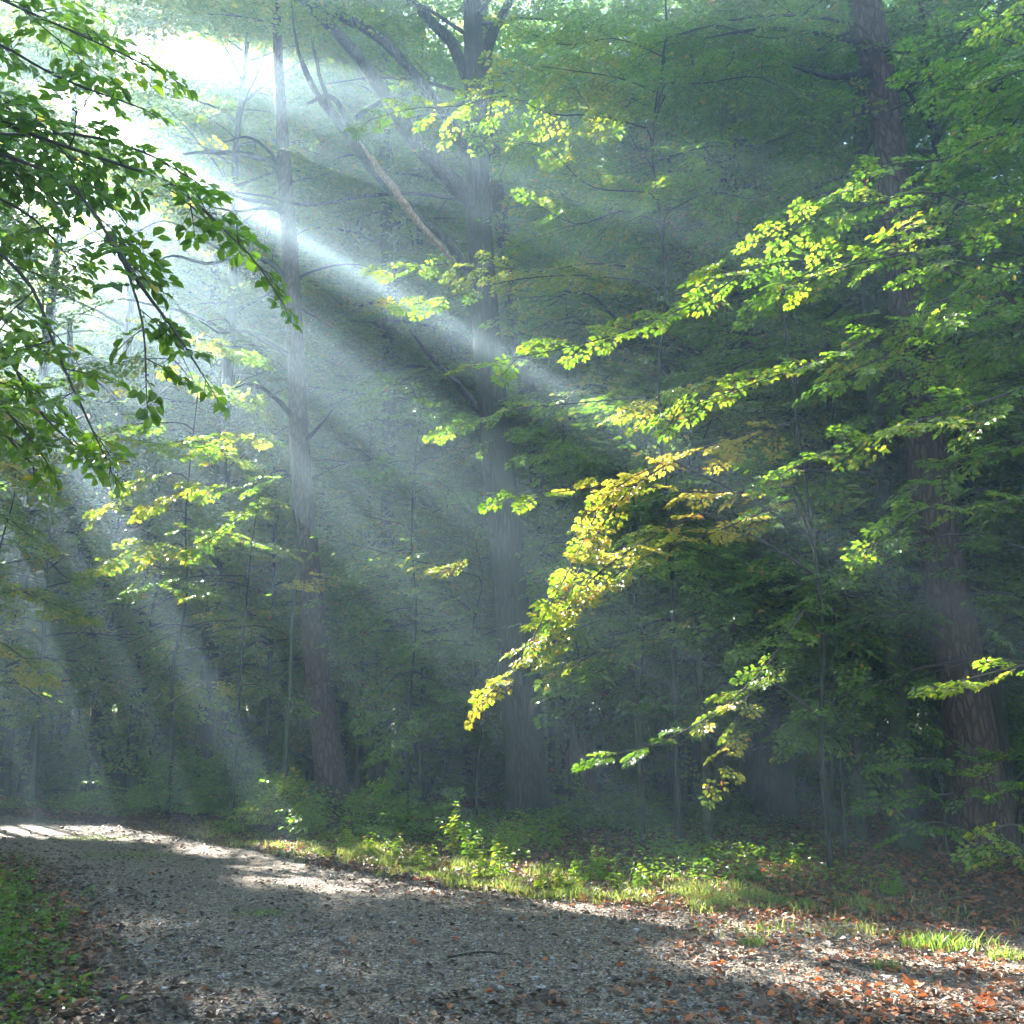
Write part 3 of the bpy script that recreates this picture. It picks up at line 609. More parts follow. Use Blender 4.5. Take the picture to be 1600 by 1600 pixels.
# 6 high canopy: full grown trees whose crowns close the roof above the right and behind
CN = [(1085, 20.6, 18, 6.0, 4.2, 'tall maple with yellow green leaves overhead right of the torn oak', .5, .40, 'mid'),
      (1168, 19.6, 18, 6.0, 4.2, 'tall beech spreading dense leaves overhead left of the leaning pine', .3, .33, 'mid'),
      (1560, 14.5, 16, 5.5, 3.8, 'tall beech closing the canopy at the upper right', .1, .30, 'mid'),
      (1080, 28, 24, 6, 4.6, 'high beech crown behind the dark straight trunk', .15, .33, 'far'),
      (1330, 27, 24, 6, 4.6, 'high beech crown deep behind the mossy trunk', .1, .30, 'far'),
      (1560, 25, 24, 5, 4.6, 'high beech crown deep behind the leaning pine', .1, .28, 'far'),
      (840, 31, 26, 6, 4.8, 'high beech crown far behind the torn oak', .1, .36, 'far'),
      (640, 27, 24, 6, 4.8, 'high beech crown behind the thin grey trunk', .1, .42, 'far'),
      (560, 36, 28, 7, 5.2, 'highest beech crown in the haze behind the thin grey trunk', .1, .45, 'far'),
      (430, 30, 26, 6, 5.0, 'high beech crown in bright haze behind the dead-armed pine', .15, .50, 'far'),
      (250, 33, 25, 5, 5.0, 'high beech crown in bright haze above the far trunks at left', .2, .52, 'far'),
      (320, 40, 29, 6, 5.4, 'highest beech crown far behind the stout grey trunk', .2, .52, 'far'),
      (100, 38, 28, 5, 5.2, 'high beech crown glowing in the haze at the left edge', .2, .55, 'far'),
      (500, 39, 29, 9, 5.4, 'highest beech crown in the haze straight above the dead-armed pine', .1, .48, 'far'),
      (740, 38, 30, 9, 5.4, 'highest beech crown in the haze directly behind the torn oak', .1, .42, 'far'),
      (880, 42, 30, 9, 5.4, 'highest beech crown far behind the slender reddish pine', .1, .4, 'far'),
      (200, 45, 30, 8, 5.4, 'highest beech crown far back under the white sky', .2, .5, 'far'),
      (330, 34, 28, 14, 4.6, 'highest thin glowing beech crown just left of the dead-armed pine top', .25, .56, 'far'),
      (-80, 33, 26, 5, 5.0, 'beech crown cut by the left edge under the brightest sky', .2, .55, 'far'),
      (150, 27, 25, 8, 4.2, 'tall beech crown under the white sky at upper left', .2, .5, 'far'),
      (10, 27, 25, 7, 4.2, 'tall beech crown above the bend of the path at the left edge', .2, .5, 'far'),
      (320, 23.5, 24, 10, 4.2, 'tall airy beech crown left of the bare arms of the pine', .25, .52, 'far'),
      (-330, 30, 26, 5, 5.0, 'beech with branches just reaching in at the left edge', .2, .5, 'far')]
for i, (px, Y, H, zl, rc, lab, au, hu, lod) in enumerate(CN):
    p = W(px, 1150, Y)
    understory('beech_tree' if 'maple' not in lab else 'maple_tree', lab, p[0], p[1], H, lod, 400+i, r=.10+.004*H, zlow=zl, reach=rc, autumn=au, hue=hu, nl=int(H*(2.2 if lod == 'mid' else 1.3)), mt=M_DARK, elev=.5, fill=900 if lod == 'mid' else (420 if 'highest' in lab and px < 400 else 1100), res=.12 if 'highest' in lab and px < 400 else None)

# 7 slim trunks deep in the wood
g = np.random.default_rng(77)
zones = [(-21, -13, 'slim trunk in the misty wood beyond the far bend of the path'), (-13, -4, 'slim trunk in the misty wood left of the torn oak'), (-4, 8, 'slim trunk in the dim wood right of the torn oak'), (8, 20, 'slim trunk in the dark wood behind the leaning pine')]
for x0, x1, lab in zones:
    for j in range(13):
        for _ in range(20):
            y = g.uniform(25, 40); x = g.uniform(x0, x1)
            if path_d(np.array([x]), np.array([y]))[0] > 1.5: break
        understory('woodland_tree', lab, x, y, g.uniform(13, 18), 'far', 500+j+int(x0*17+500), group=lab.replace('slim trunk', 'slim trunks'), r=g.uniform(.08, .15), zlow=3.2, reach=2.8, autumn=.1, hue=.36, nl=16, mt=M_DARK, fill=350)

# 8 far woodland, one mass, and unseen woods added round it for their shade
def mass(name, seed, spots, zl, per=1.0, wide=2.4, hue=.36, cull=False, lod='far'):
    g = np.random.default_rng(seed); c = Crown(seed, lod, .1, hue); PP, RR = [], []
    for x, y, H in spots:
        z0 = gz(x, y); zb = zl*g.uniform(.6, 1.4)
        PP.append([[x+g.normal(0, .15)*f, y, z0+H*f] for f in (0, .25, .5, .75, 1)]); RR.append(g.uniform(.09, .2)*np.array([1.1, .9, .75, .5, .1]))
        c.fill([x, y, z0+(zb+H)/2], [wide*g.uniform(.8, 1.2), wide*g.uniform(.8, 1.2), (H-zb)/2], int(per*(H-zb)), max(4, int((H-zb)*1.6)))
    v, f = tubes(np.array(PP), np.array(RR), 7); org = (spots[0][0], spots[0][1], 0)
    s = quads(name, v, f, [M_DARK], smooth=True, origin=org); tag(s, None, None, kind='stuff')
    c.build('foliage', s, org, cull); return s
g = np.random.default_rng(88)
mass('distant_woodland', 880, [(g.uniform(-42, 34), g.uniform(43, 58), g.uniform(17, 27)) for _ in range(260)], 1.0, per=16, cull=True)
sh = []
while len(sh) < 230:
    x, y = g.uniform(-26, 24), g.uniform(26, 45)
    if path_d(np.array([x]), np.array([y]))[0] > 2: sh.append((x, y, g.uniform(.9, 2.4)))
for _ in range(110): sh.append((g.uniform(-45, 36), g.uniform(45, 58), g.uniform(2.5, 5)))
mass('undergrowth', 881, sh, .2, per=22, wide=1.1)
# unseen trees left of the picture, added up-sun as shadow casters
sp = []
while len(sp) < 75:
    x, y = g.uniform(-45, -9), g.uniform(6, 50)
    if x < -1.0-.62*y-1.5 and path_d(np.array([x]), np.array([y]))[0] > 1.5: sp.append((x, y, g.uniform(23, 29)))
mass('woodland_shading_up_sun', 882, sp, 4.5, per=42, wide=3.2, cull=True)
sp = []
while len(sp) < 85:                        # unseen trees right of and behind the camera, added to block sky light
    x, y = g.uniform(-25, 30), g.uniform(-8, 30)
    if (x > 1.5+.60*y+2.5 or (y < -3 and abs(x) > 3.5)) and path_d(np.array([x]), np.array([y]))[0] > .5: sp.append((x, y, g.uniform(13, 20)))
mass('woodland_blocking_sky', 883, sp, 3.0, per=26, wide=3.2)
#MARK_FRONT
# ------------------------------------------------------------------ leafy branches traced one by one
def feathered(name, label, x, y, H, r, traces, seed, lod='near', mt=None, cat='tree', lean=0, cull=None, res=.4):
    """a tree whose visible branches follow traced courses; trace = (points (px,py,Y), spread, autumn, hue)"""
    z0 = gz(x, y); org = np.array([x, y, z0]); t = thing(name, label, cat, org); g = np.random.default_rng(seed)
    hs = np.linspace(0, 1, 7); P = np.array([[x+lean*h*H+g.normal(0, .14)*h, y+g.normal(0, .1)*h, z0+h*H] for h in hs])
    trunk('trunk', P, 2*r*(1-.8*hs), mt or M_BEECH, t, org, ns=12, seed=seed)
    for i, (pts, sec, au, hue) in enumerate(traces):
        c = Crown(seed*10+i, lod, au, hue); Q = [W(*q) for q in pts]
        zt = min(max(Q[0][2]-.25*np.hypot(Q[0][0]-x, Q[0][1]-y), z0+.3), z0+H); base = np.array([np.interp(zt, P[:, 2], P[:, q]) for q in range(2)]+[zt])
        if np.linalg.norm(base-Q[0]) > .25 and not (lod == 'close' and pts[0][0] > 0):
            q_ = spline([base, (base+Q[0])/2+[0, 0, .05], Q[0]], 8); c.line(q_, .014+r*.06, .013)
        c.limb(Q, .013, sec=sec, start=.03, step=.17, roll=.5)
        c.build('leafy_branch', t, org, lod == 'mid' if cull is None else cull, clear=0, res=res)
    return t
p = np.array([-4.7, 5.3])
feathered('beech_tree', 'near beech hanging large dark leaves into the upper left corner', p[0], p[1], 8.5, .14, [
    ([(-150, 130, 4.9), (0, 190, 4.6), (100, 228, 4.5), (190, 258, 4.4), (265, 285, 4.3), (335, 345, 4.2), (400, 410, 4.15), (430, 455, 4.1)], .42, 0, .14),
    ([(-150, 200, 4.8), (0, 240, 4.5), (110, 290, 4.4), (170, 370, 4.3), (205, 440, 4.2), (225, 520, 4.15), (228, 585, 4.1)], .36, 0, .14),
    ([(170, 370, 4.3), (230, 460, 4.2), (275, 520, 4.2), (310, 575, 4.2)], .22, 0, .30),
    ([(-200, -90, 5.1), (-40, -20, 4.8), (70, 30, 4.7), (160, 70, 4.6), (245, 110, 4.6)], .45, 0, .36),
    ([(-200, 30, 5.2), (-20, 60, 5), (90, 120, 4.9), (210, 165, 4.8)], .35, 0, .34),
    ([(-150, 330, 4.9), (-20, 380, 4.6), (50, 450, 4.5), (85, 540, 4.4), (125, 630, 4.3), (165, 715, 4.3)], .42, .05, .30),
    ([(-150, 440, 4.9), (-30, 500, 4.7), (20, 570, 4.6), (60, 640, 4.6), (110, 690, 4.5)], .42, .05, .32),
    ([(-150, 250, 5.2), (-20, 300, 5), (50, 340, 5), (105, 400, 4.9)], .40, 0, .30),
    ([(-150, 560, 5.1), (-60, 620, 4.9), (0, 670, 4.8), (40, 715, 4.8)], .38, .1, .34),
    ([(-200, 500, 4.6), (-90, 560, 4.5), (-10, 620, 4.4), (50, 690, 4.4)],   .46, .05, .18),
    ([(-150, 180, 4.9), (0, 210, 4.8), (120, 210, 4.7), (230, 240, 4.6), (300, 280, 4.5)], .36, 0, .14),
    ([(-200, 100, 5.8), (-60, 180, 5.6), (40, 210, 5.5), (120, 300, 5.4)], .42, 0, .30),
], 1101, lod='close', cull=False)
feathered('beech_tree', 'beech at the right edge reaching long bright leafy branches to the left', 6.1, 10.6, 10, .11, [
    ([(1420, 395, 9.8), (1290, 405, 9.7), (1190, 415, 9.6), (1100, 465, 9.5), (1000, 510, 9.4), (900, 540, 9.3), (755, 568, 9.2)], .6, .3, .42),
    ([(1560, 440, 9.2), (1430, 485, 9.1), (1300, 555, 9), (1175, 600, 8.9), (1035, 650, 8.9)], .65, .35, .42),
    ([(1640, 590, 8.8), (1500, 640, 8.7), (1400, 668, 8.6), (1300, 705, 8.6), (1222, 740, 8.5)], .65, .25, .38),
    ([(1500, 380, 8.8), (1400, 400, 8.7), (1310, 420, 8.6), (1235, 450, 8.6)], .6, .25, .46),
    ([(1700, 20, 8), (1640, 20, 7.8), (1560, 25, 7.7)], .4, .2, .5),
    ([(1690, 1020, 8), (1620, 1035, 7.9), (1555, 1050, 7.9), (1492, 1066, 7.8)], .35, .2, .5),
    ([(1680, 300, 9.5), (1560, 330, 9.4), (1450, 300, 9.3), (1330, 330, 9.2), (1200, 370, 9.2)], .6, .2, .42),
    ([(1640, 760, 9), (1540, 790, 9), (1430, 800, 9), (1370, 850, 8.9)], .5, .2, .36),
    ([(1690, 120, 9.6), (1600, 110, 9.5), (1520, 140, 9.4), (1440, 130, 9.3)], .7, .2, .36),
    ([(1690, 60, 9.9), (1600, 70, 9.8), (1530, 50, 9.7), (1450, 60, 9.6)], .7, .2, .34),
    ([(1660, 500, 9.4), (1560, 520, 9.3), (1470, 560, 9.2), (1380, 560, 9.1), (1290, 600, 9.1)], .6, .2, .32),
    ([(1660, 200, 9.2), (1560, 210, 9.1), (1470, 250, 9), (1400, 255, 9), (1330, 290, 8.9)], .6, .2, .34),
    ([(1660, 660, 9.6), (1580, 700, 9.5), (1500, 720, 9.4), (1430, 760, 9.3)], .6, .1, .3),
    ([(1640, 400, 8.6), (1570, 420, 8.5), (1500, 400, 8.4), (1440, 420, 8.4)], .5, .2, .36),
], 1102)
feathered('beech_tree', 'slim beech whose yellowing branches droop in front of the torn oak trunk', *W(1285, 1150, 12.2)[:2], 8.2, .035, [
    ([(1235, 660, 11.2), (1130, 690, 11), (1030, 725, 10.8), (950, 775, 10.6), (905, 860, 10.5), (860, 945, 10.4), (815, 1025, 10.3), (762, 1088, 10.2)], .55, .95, .56),
    ([(1240, 760, 11.2), (1120, 770, 11), (1000, 760, 10.9), (900, 765, 10.8), (800, 780, 10.7)], .38, .8, .50),
    ([(1100, 800, 10.9), (1000, 850, 10.8), (930, 900, 10.7), (880, 960, 10.6), (850, 1010, 10.5), (800, 1055, 10.4)], .6, .95, .56),
    ([(1050, 720, 10.8), (980, 770, 10.7), (935, 830, 10.7), (900, 900, 10.6), (860, 960, 10.6)], .6, .95, .58),
    ([(1240, 780, 11), (1120, 830, 10.9), (1010, 870, 10.8), (930, 925, 10.7), (880, 985, 10.6)], .5, .85, .52),
    ([(1255, 955, 11.2), (1185, 1055, 10.8), (1100, 1125, 10.6), (1030, 1160, 10.5), (948, 1183, 10.4)], .42, .8, .48),
    ([(1185, 1055, 10.8), (1150, 1130, 10.7), (1125, 1205, 10.6)], .28, .8, .5),
    ([(1250, 560, 11.2), (1180, 590, 11), (1080, 600, 10.9), (980, 640, 10.8)], .45, .5, .45),
], 1103, mt=M_DARK)
feathered('beech_tree', 'beech with fresh green branches crossing the torn oak high up', *W(1055, 1150, 14.2)[:2], 12.5, .045, [
    ([(1010, 200, 13.8), (930, 180, 13.6), (860, 178, 13.4), (790, 150, 13.3), (720, 165, 13.2), (640, 170, 13.1), (570, 190, 13)], .7, .35, .48),
    ([(1010, 420, 13.8), (920, 412, 13.6), (840, 425, 13.5), (740, 412, 13.4), (605, 420, 13.3)], .4, .3, .50),
    ([(1010, 440, 13.8), (900, 430, 13.5), (790, 440, 13.4), (700, 465, 13.3), (608, 482, 13.2)], .35, .3, .52),
    ([(1010, 620, 13.8), (900, 630, 13.6), (800, 640, 13.5), (700, 670, 13.4)], .45, .2, .36),
    ([(1030, 250, 14), (1100, 230, 13.6), (1190, 225, 13.3), (1260, 200, 13)], .7, .2, .40),
    ([(1010, 300, 14), (920, 290, 13.8), (850, 230, 13.6), (800, 220, 13.5)], .6, .3, .42),
    ([(1040, 90, 13.8), (960, 60, 13.4), (880, 70, 13.2), (800, 40, 13)], .8, .45, .44),
    ([(1040, 60, 13.8), (1120, 40, 13.2), (1210, 60, 12.9), (1290, 40, 12.7)], .8, .2, .38),
    ([(1040, 130, 13.8), (1100, 130, 13.3), (1180, 120, 13), (1260, 150, 12.8), (1310, 140, 12.7)], .8, .3, .40),
    ([(1040, 350, 13.8), (970, 330, 13.4), (900, 350, 13.2), (840, 320, 13)], .8, .2, .34),
    ([(1045, 330, 13.8), (1110, 300, 13.3), (1180, 310, 13), (1250, 280, 12.8)], .8, .2, .36),
    ([(1045, 480, 13.8), (1110, 440, 13.5), (1180, 450, 13.2), (1250, 500, 13)], .7, .15, .30),
    ([(1040, 150, 13.8), (960, 120, 13.4), (890, 110, 13.2), (820, 100, 13)], .8, .5, .46),
    ([(1040, -20, 13.8), (950, -10, 13.4), (860, 10, 13.2)], .8, .3, .40),
    ([(1040, -20, 13.8), (1140, -30, 13.4), (1240, -10, 13.2)], .8, .3, .40),
], 1104, mt=M_DARK)
feathered('young_beech', 'slight young beech with one sunlit yellow green branch left of the dead-armed pine', *W(450, 1150, 19.2)[:2], 7.5, .05, [
    ([(450, 790, 19), (390, 800, 18.6), (320, 845, 18.3), (250, 862, 18), (192, 880, 17.9)], .75, .5, .58),
    ([(450, 740, 19), (380, 760, 18.7), (300, 760, 18.4), (240, 790, 18.2)], .7, .3, .5),
    ([(450, 690, 19), (380, 680, 18.7), (310, 700, 18.4), (230, 690, 18.2)], .7, .3, .48),
    ([(450, 910, 19), (500, 900, 18.7), (540, 905, 18.5)], .5, .5, .58),
], 1105, lod='mid', cull=False)
feathered('young_beech', 'slight young beech holding a pale sunlit branch just left of the torn oak', *W(745, 1150, 17.8)[:2], 5, .018, [
    ([(745, 900, 17.5), (690, 885, 17.2), (620, 870, 17), (570, 855, 16.9), (522, 845, 16.8)], .55, .4, .55),
    ([(745, 960, 17.5), (700, 930, 17.3), (660, 925, 17.2)], .5, .3, .42),
    ([(745, 1010, 17.5), (680, 1000, 17.2), (620, 1020, 17)], .7, .1, .3),
    ([(745, 1080, 17.5), (680, 1110, 17.2), (610, 1160, 17)], .7, .1, .3),
], 1106, lod='mid', mt=M_DARK)
def fan(px0, Y, rows, au, hue, sec=.6):   # (tip column, tip row, start row, side distance)
    return [([(px0, y0, Y), (px0+(tx-px0)*.35, y0+(ty-y0)*.2-6, Y-.25), (px0+(tx-px0)*.7, y0+(ty-y0)*.6-4, Y-.5), (tx, ty, Y-.8)], sec, au, hue) for tx, ty, y0 in rows]
feathered('young_beech', 'young beech with level lit leaf layers over the far bend left of the dead-armed pine', *W(270, 1150, 20.2)[:2], 8.5, .04,
    fan(270, 20, [(120, 700, 660), (400, 640, 600), (160, 800, 740), (400, 560, 530), (90, 600, 560), (230, 900, 850), (380, 720, 690), (140, 900, 850), (330, 960, 920), (440, 860, 830)], .3, .52, .75), 1109, lod='mid', mt=M_DARK, cull=False)
feathered('young_beech', 'young beech with shaded leaf layers low above the bushes left of the dead-armed pine', *W(370, 1150, 18.6)[:2], 6, .03,
    fan(370, 18.4, [(230, 1010, 970), (470, 1000, 980), (250, 1110, 1060), (460, 1100, 1070), (300, 1170, 1130), (450, 930, 900), (200, 930, 900)], .05, .25, .7), 1110, lod='mid', mt=M_DARK, res=.15)
feathered('young_beech', 'young beech with drooping blue green leaf layers midway between the two big trunks', *W(640, 1150, 18.6)[:2], 7.5, .03,
    fan(640, 18.4, [(560, 1000, 950), (740, 1000, 960), (580, 1110, 1050), (730, 1090, 1060), (600, 1200, 1120), (560, 760, 720), (720, 780, 740), (570, 640, 600), (700, 660, 640), (540, 900, 860)], .1, .30, .65), 1111, lod='mid', mt=M_DARK, res=.15)
feathered('young_beech', 'thin young beech with yellow tips over the path bend at the left edge', *W(-30, 1150, 17.5)[:2], 7, .035,
    fan(-30, 17.4, [(60, 850, 800), (70, 770, 720), (120, 960, 920), (60, 1050, 1000), (100, 690, 640)], .7, .55, .6), 1112, lod='mid', mt=M_DARK, cull=False)
feathered('young_beech', 'small beech with blue green shaded layers right of the torn oak trunk', *W(1000, 1150, 14.5)[:2], 5.5, .03,
    fan(1000, 14.3, [(870, 1000, 960), (1100, 940, 900), (860, 1090, 1040), (1120, 1030, 1000), (900, 920, 880), (1060, 1120, 1080), (1150, 880, 850)], .05, .20, .6), 1113, lod='mid', mt=M_DARK)
feathered('young_beech', 'small dark beech with level leaf layers between the mossy trunk and the dark straight trunk', *W(1310, 1150, 13.8)[:2], 6, .03,
    fan(1310, 13.6, [(1180, 900, 860), (1400, 880, 850), (1190, 1000, 950), (1290, 1090, 1050), (1380, 1150, 1110), (1180, 800, 770), (1420, 960, 930), (1240, 1160, 1120)], .05, .26, .6), 1114, lod='mid', mt=M_DARK)
q = G(1480, 1352)
feathered('beech_sapling', 'small beech sapling with grey green leaves in front of the leaning pine foot', q[0], q[1], 1.75, .018, [
    ([(1488, 1200, 11.3), (1450, 1185, 11.1), (1402, 1192, 11)], .35, .0, .15), ([(1490, 1240, 11.3), (1440, 1245, 11.1), (1372, 1258, 11)], .35, .0, .15),
    ([(1500, 1180, 11.3), (1540, 1175, 11.1), (1570, 1165, 11)], .3, .0, .15), ([(1492, 1290, 11.3), (1450, 1285, 11.1), (1410, 1300, 11)], .3, .0, .18),
    ([(1505, 1230, 11.3), (1550, 1225, 11.1), (1590, 1240, 11)], .35, .0, .2)], 1107, lod='near', cat='sapling', lean=.1)
q = G(1600, 1390)
feathered('beech_sapling', 'small sapling with round green leaves at the right edge beside the leaning pine', q[0], q[1], 1.2, .015, [
    ([(1600, 1290, 9.8), (1570, 1290, 9.7), (1540, 1310, 9.6)], .3, .05, .5), ([(1600, 1230, 9.8), (1560, 1215, 9.7)], .3, .0, .3), ([(1600, 1330, 9.8), (1560, 1340, 9.7)], .25, .0, .5)], 1108, lod='near', cat='sapling')

# ------------------------------------------------------------------ bushes, herbs and ferns
def bush(label, px, py, wd, hh, hue, seed):
    q = G(px, py); x, y = q[0], q[1]; z = gz(x, y); t = thing('bramble_bush', label, 'bush', (x, y, z), 'low bushes along the far side of the path')
    g = np.random.default_rng(seed); c = Crown(seed, 'near', .1, hue)
    st = []
    for i in range(12):
        a = g.uniform(0, 6.28); e = np.array([math.cos(a)*wd*.45, math.sin(a)*wd*.45, hh*g.uniform(.6, 1)]); st.append([np.array([x, y, z])+e*np.array([f, f, f**.7]) for f in (0, .4, .7, 1)])
    v, f = tubes(np.array(st), np.full((12, 4), .006)*np.array([1.4, 1, .8, .5]), 5)
    quads('stems', v, f, [M_TWIG], parent=t, origin=(x, y, z))
    c.fill([x, y, z+hh*.5], [wd*.5, wd*.42, hh*.5], int(110*wd*hh+30), 12, flat=.8)
    c.build('foliage', t, (x, y, z), False)
for i, (px, py, wd, hh, hue, lab) in enumerate([
    (250, 1281, 2.0, .55, .35, 'low shaded bush where the path bends away at far left'),
    (322, 1281, 2.2, .95, .25, 'blue green bush in haze in front of the slim pale trunk'),
    (395, 1290, 1.8, .85, .30, 'round green bush in front of the stout grey trunk'),
    (470, 1307, 1.5, .80, .55, 'sunlit pale bush at the verge left of the foot of the dead-armed pine'),
    (560, 1318, 1.5, .62, .40, 'half lit low bush right of the foot of the dead-armed pine'),
    (640, 1322, 1.3, .40, .35, 'low dim bush midway between the dead-armed pine and the torn oak'),
    (960, 1312, 1.6, .50, .22, 'dark low bush in the shade right of the torn oak foot'),
    (1080, 1300, 1.6, .50, .20, 'dark low bush left of the foot of the dark straight trunk')]): bush(lab, px, py, wd, hh, hue, 1200+i)

def herb(label, px, py, hh, ns, hue, seed, autumn=0, leaf=.10, group='tall herbs on the sunny verge'):
    q = G(px, py); x, y = q[0], q[1]; z = gz(x, y); g = np.random.default_rng(seed); t = thing('woodland_herb', label, 'plant', (x, y, z), group)
    pos, d, n, sz, hu, st = [], [], [], [], [], []
    for k in range(ns):
        a = g.uniform(0, 6.28); r0 = g.uniform(0, .10)*ns**.5; b0 = np.array([x+r0*math.cos(a), y+r0*math.sin(a), z-.02]); ln = np.array([g.normal(0, .22), g.normal(0, .22), 1]); h1 = hh*g.uniform(.55, 1.05)
        pt = lambda f: b0+ln*h1*f*np.array([f, f, 1]); st.append([pt(0), pt(.35), pt(.7), pt(1)])
        m = int(h1/.055)+3; ph = g.uniform(0, 6.28)
        for j in range(m):
            f = .18+.82*(j/(m-1)); ph += 1.571+g.normal(0, .2)
            for o_ in (0, math.pi):
                aa = ph+o_; pos.append(pt(f)); d.append([math.cos(aa), math.sin(aa), g.uniform(-.25, .45)]); n.append([-.3*math.cos(aa), -.3*math.sin(aa), 1]); sz.append(leaf*(1.15-.65*f)*g.uniform(.7, 1.2)); hu.append(hue+g.normal(0, .1)+(.3*g.random()*autumn))
    V, Fq = leaf_mesh(np.array(pos), np.array(d, float), np.array(n, float), np.array(sz), wid=.5, droop=.25)
    v, f = tubes(np.array(st), np.full((ns, 4), .0035), 5)
    quads('stem', v, f, [M_GRASS], hue=np.full(len(f), .2), parent=t, origin=(x, y, z))
    quads('leaves', V, Fq, [M_LEAF], hue=np.repeat(np.clip(hu, 0, .95), 2), parent=t, origin=(x, y, z))
HB = [(708, 1345, .82, 3, .62, 'tallest upright herb with a yellow tip left of the torn oak foot'), (735, 1352, .5, 5, .5, 'leafy herb clump beside the tallest upright herb'),
      (800, 1352, .58, 8, .52, 'broad leafy herb clump in front of the torn oak foot'), (850, 1345, .62, 4, .45, 'herb with large pale leaves against the torn oak foot'), (770, 1372, .36, 7, .55, 'low pale herb clump on the verge below the torn oak'),
      (925, 1382, .42, 9, .55, 'sunlit herb clump on the verge right of the torn oak'), (872, 1392, .30, 8, .6, 'small yellow green herb clump at the gravel edge right of the torn oak'),
      (665, 1358, .30, 8, .58, 'small bright herb clump left of the tallest upright herb'), (600, 1345, .3, 8, .6, 'bright low herb clump on the verge below the hazy gap'), (540, 1332, .34, 8, .58, 'bright herb clump between two low bushes'),
      (500, 1322, .3, 7, .6, 'bright herb clump below the pale sunlit bush'), (1000, 1392, .26, 7, .5, 'half lit herb clump by the end of the grass strip'), (1045, 1352, .3, 5, .3, 'dim herb clump on the dead leaves right of the torn oak'),
      (1180, 1385, .25, 5, .3, 'dim little herb clump below the dark straight trunk'), (1400, 1412, .22, 5, .4, 'little green herb clump on dead leaves below the mossy trunk'), (1235, 1372, .22, 4, .55, 'yellow green herb on dead leaves below the dark straight trunk'),
      (1545, 1380, .25, 5, .35, 'little herb clump near the foot of the leaning pine')]
for i, (px, py, hh, ns, hue, lab) in enumerate(HB): herb(lab, px, py, hh, ns, hue, 1300+i)
for i, (px, py, hh, ns, hue, lab) in enumerate([(25, 1420, .28, 9, .3, 'leafy herb clump in the lower left verge at the picture edge'), (60, 1470, .22, 8, .28, 'small herb clump among ivy on the near left verge'), (-5, 1520, .34, 7, .4, 'herb with one big green leaf at the left edge'), (95, 1560, .15, 6, .45, 'small green seedling clump by the near left edge of the gravel')]):
    herb(lab, px, py, hh, ns, hue, 1350+i, leaf=.07, group='small plants on the near left verge')

def fern(label, px, py, L, seed):
    q = G(px, py); x, y = q[0], q[1]; z = gz(x, y); g = np.random.default_rng(seed); t = thing('fern', label, 'fern', (x, y, z), 'ferns in the shade of the wood')
    for k in range(7):
        a = k*.9+g.uniform(-.2, .2); D = np.array([math.cos(a), math.sin(a), 0]); S = np.array([-math.sin(a), math.cos(a), 0]); l = L*g.uniform(.75, 1.1)
        f = np.linspace(.08, 1, 26); base = np.array([x, y, z])+D*(f*l*.8)[:, None]+np.array([0, 0, 1])*(l*(.85*f-.65*f*f))[:, None]
        pos = np.repeat(base, 2, 0); sg = np.tile([1, -1], 26)[:, None]; ff = np.repeat(f, 2)
        d = S*sg+D*.35+np.array([0, 0, -.15]); V, Fq = leaf_mesh(pos, d, np.tile([[0, 0, 1.]], (52, 1)), l*.34*np.sin(np.pi*np.clip(ff*.92+.06, 0, 1))**.8+.01, wid=.28)
        v2, f2 = tubes(base[None], np.full((1, 26), .003), 4)
        quads('frond', np.r_[V, v2], np.r_[Fq, f2+len(V)], [M_LEAF], hue=np.full(len(Fq)+len(f2), .3)+g.normal(0, .04), parent=t, origin=(x, y, z))
for i, (px, py, L, lab) in enumerate([(1050, 1288, .75, 'fern with arching fronds in the dim wood right of the torn oak'), (1100, 1275, .6, 'smaller fern behind the arching one in the dim wood'), (1010, 1300, .55, 'fern half hidden by the dark low bush'), (600, 1300, .5, 'fern in the haze between the dead-armed pine and the torn oak')]): fern(lab, px, py, L, 1400+i)

# ------------------------------------------------------------------ grass, ivy, dead leaves, pebbles
def scatter(g, n, y0, y1, test, power=1.0):
    """random ground points inside the view, thinner with distance"""
    out = []; tot = 0
    while tot < n:
        m = max(2000, n); y = y0+(y1-y0)*g.random(m)**power; x = (g.random(m)-.5)*2*(.54*y+.6); k = test(x, y, g); out.append(np.stack([x[k], y[k]], 1)); tot += int(k.sum())
        if len(out) > 60: break
    return np.concatenate(out)[:n]
def blades(name, xy, h, g, hue, origin=(0, 0, 0), parent=None):
    n = len(xy); z = sheet_z(xy[:, 0], xy[:, 1]); b0 = np.c_[xy, z]; a = g.uniform(0, 6.28, n); s = np.c_[np.cos(a), np.sin(a), np.zeros(n)]; ln = np.c_[g.normal(0, .35, (n, 2)), np.ones(n)]
    w = g.uniform(.0022, .0062, n)[:, None]; h = h[:, None]; m = b0+ln*h*np.array([.35, .35, .6]); t = b0+ln*h*np.array([1.1, 1.1, .95])
    V = np.stack([b0-s*w, b0+s*w, m+s*w*.8, m-s*w*.8, t+s*w*.15, t-s*w*.15], 1).reshape(-1, 3); i = (np.arange(n)*6)[:, None]
    Fq = np.concatenate([i+[0, 1, 2, 3], i+[3, 2, 4, 5]], 1).reshape(-1, 4)
    return quads(name, V, Fq, [M_GRASS], hue=np.repeat(np.clip(hue, 0, 1), 2), origin=origin, parent=parent)
g = np.random.default_rng(9)
def px_of(x, y): return 800+1600*x/y*.985
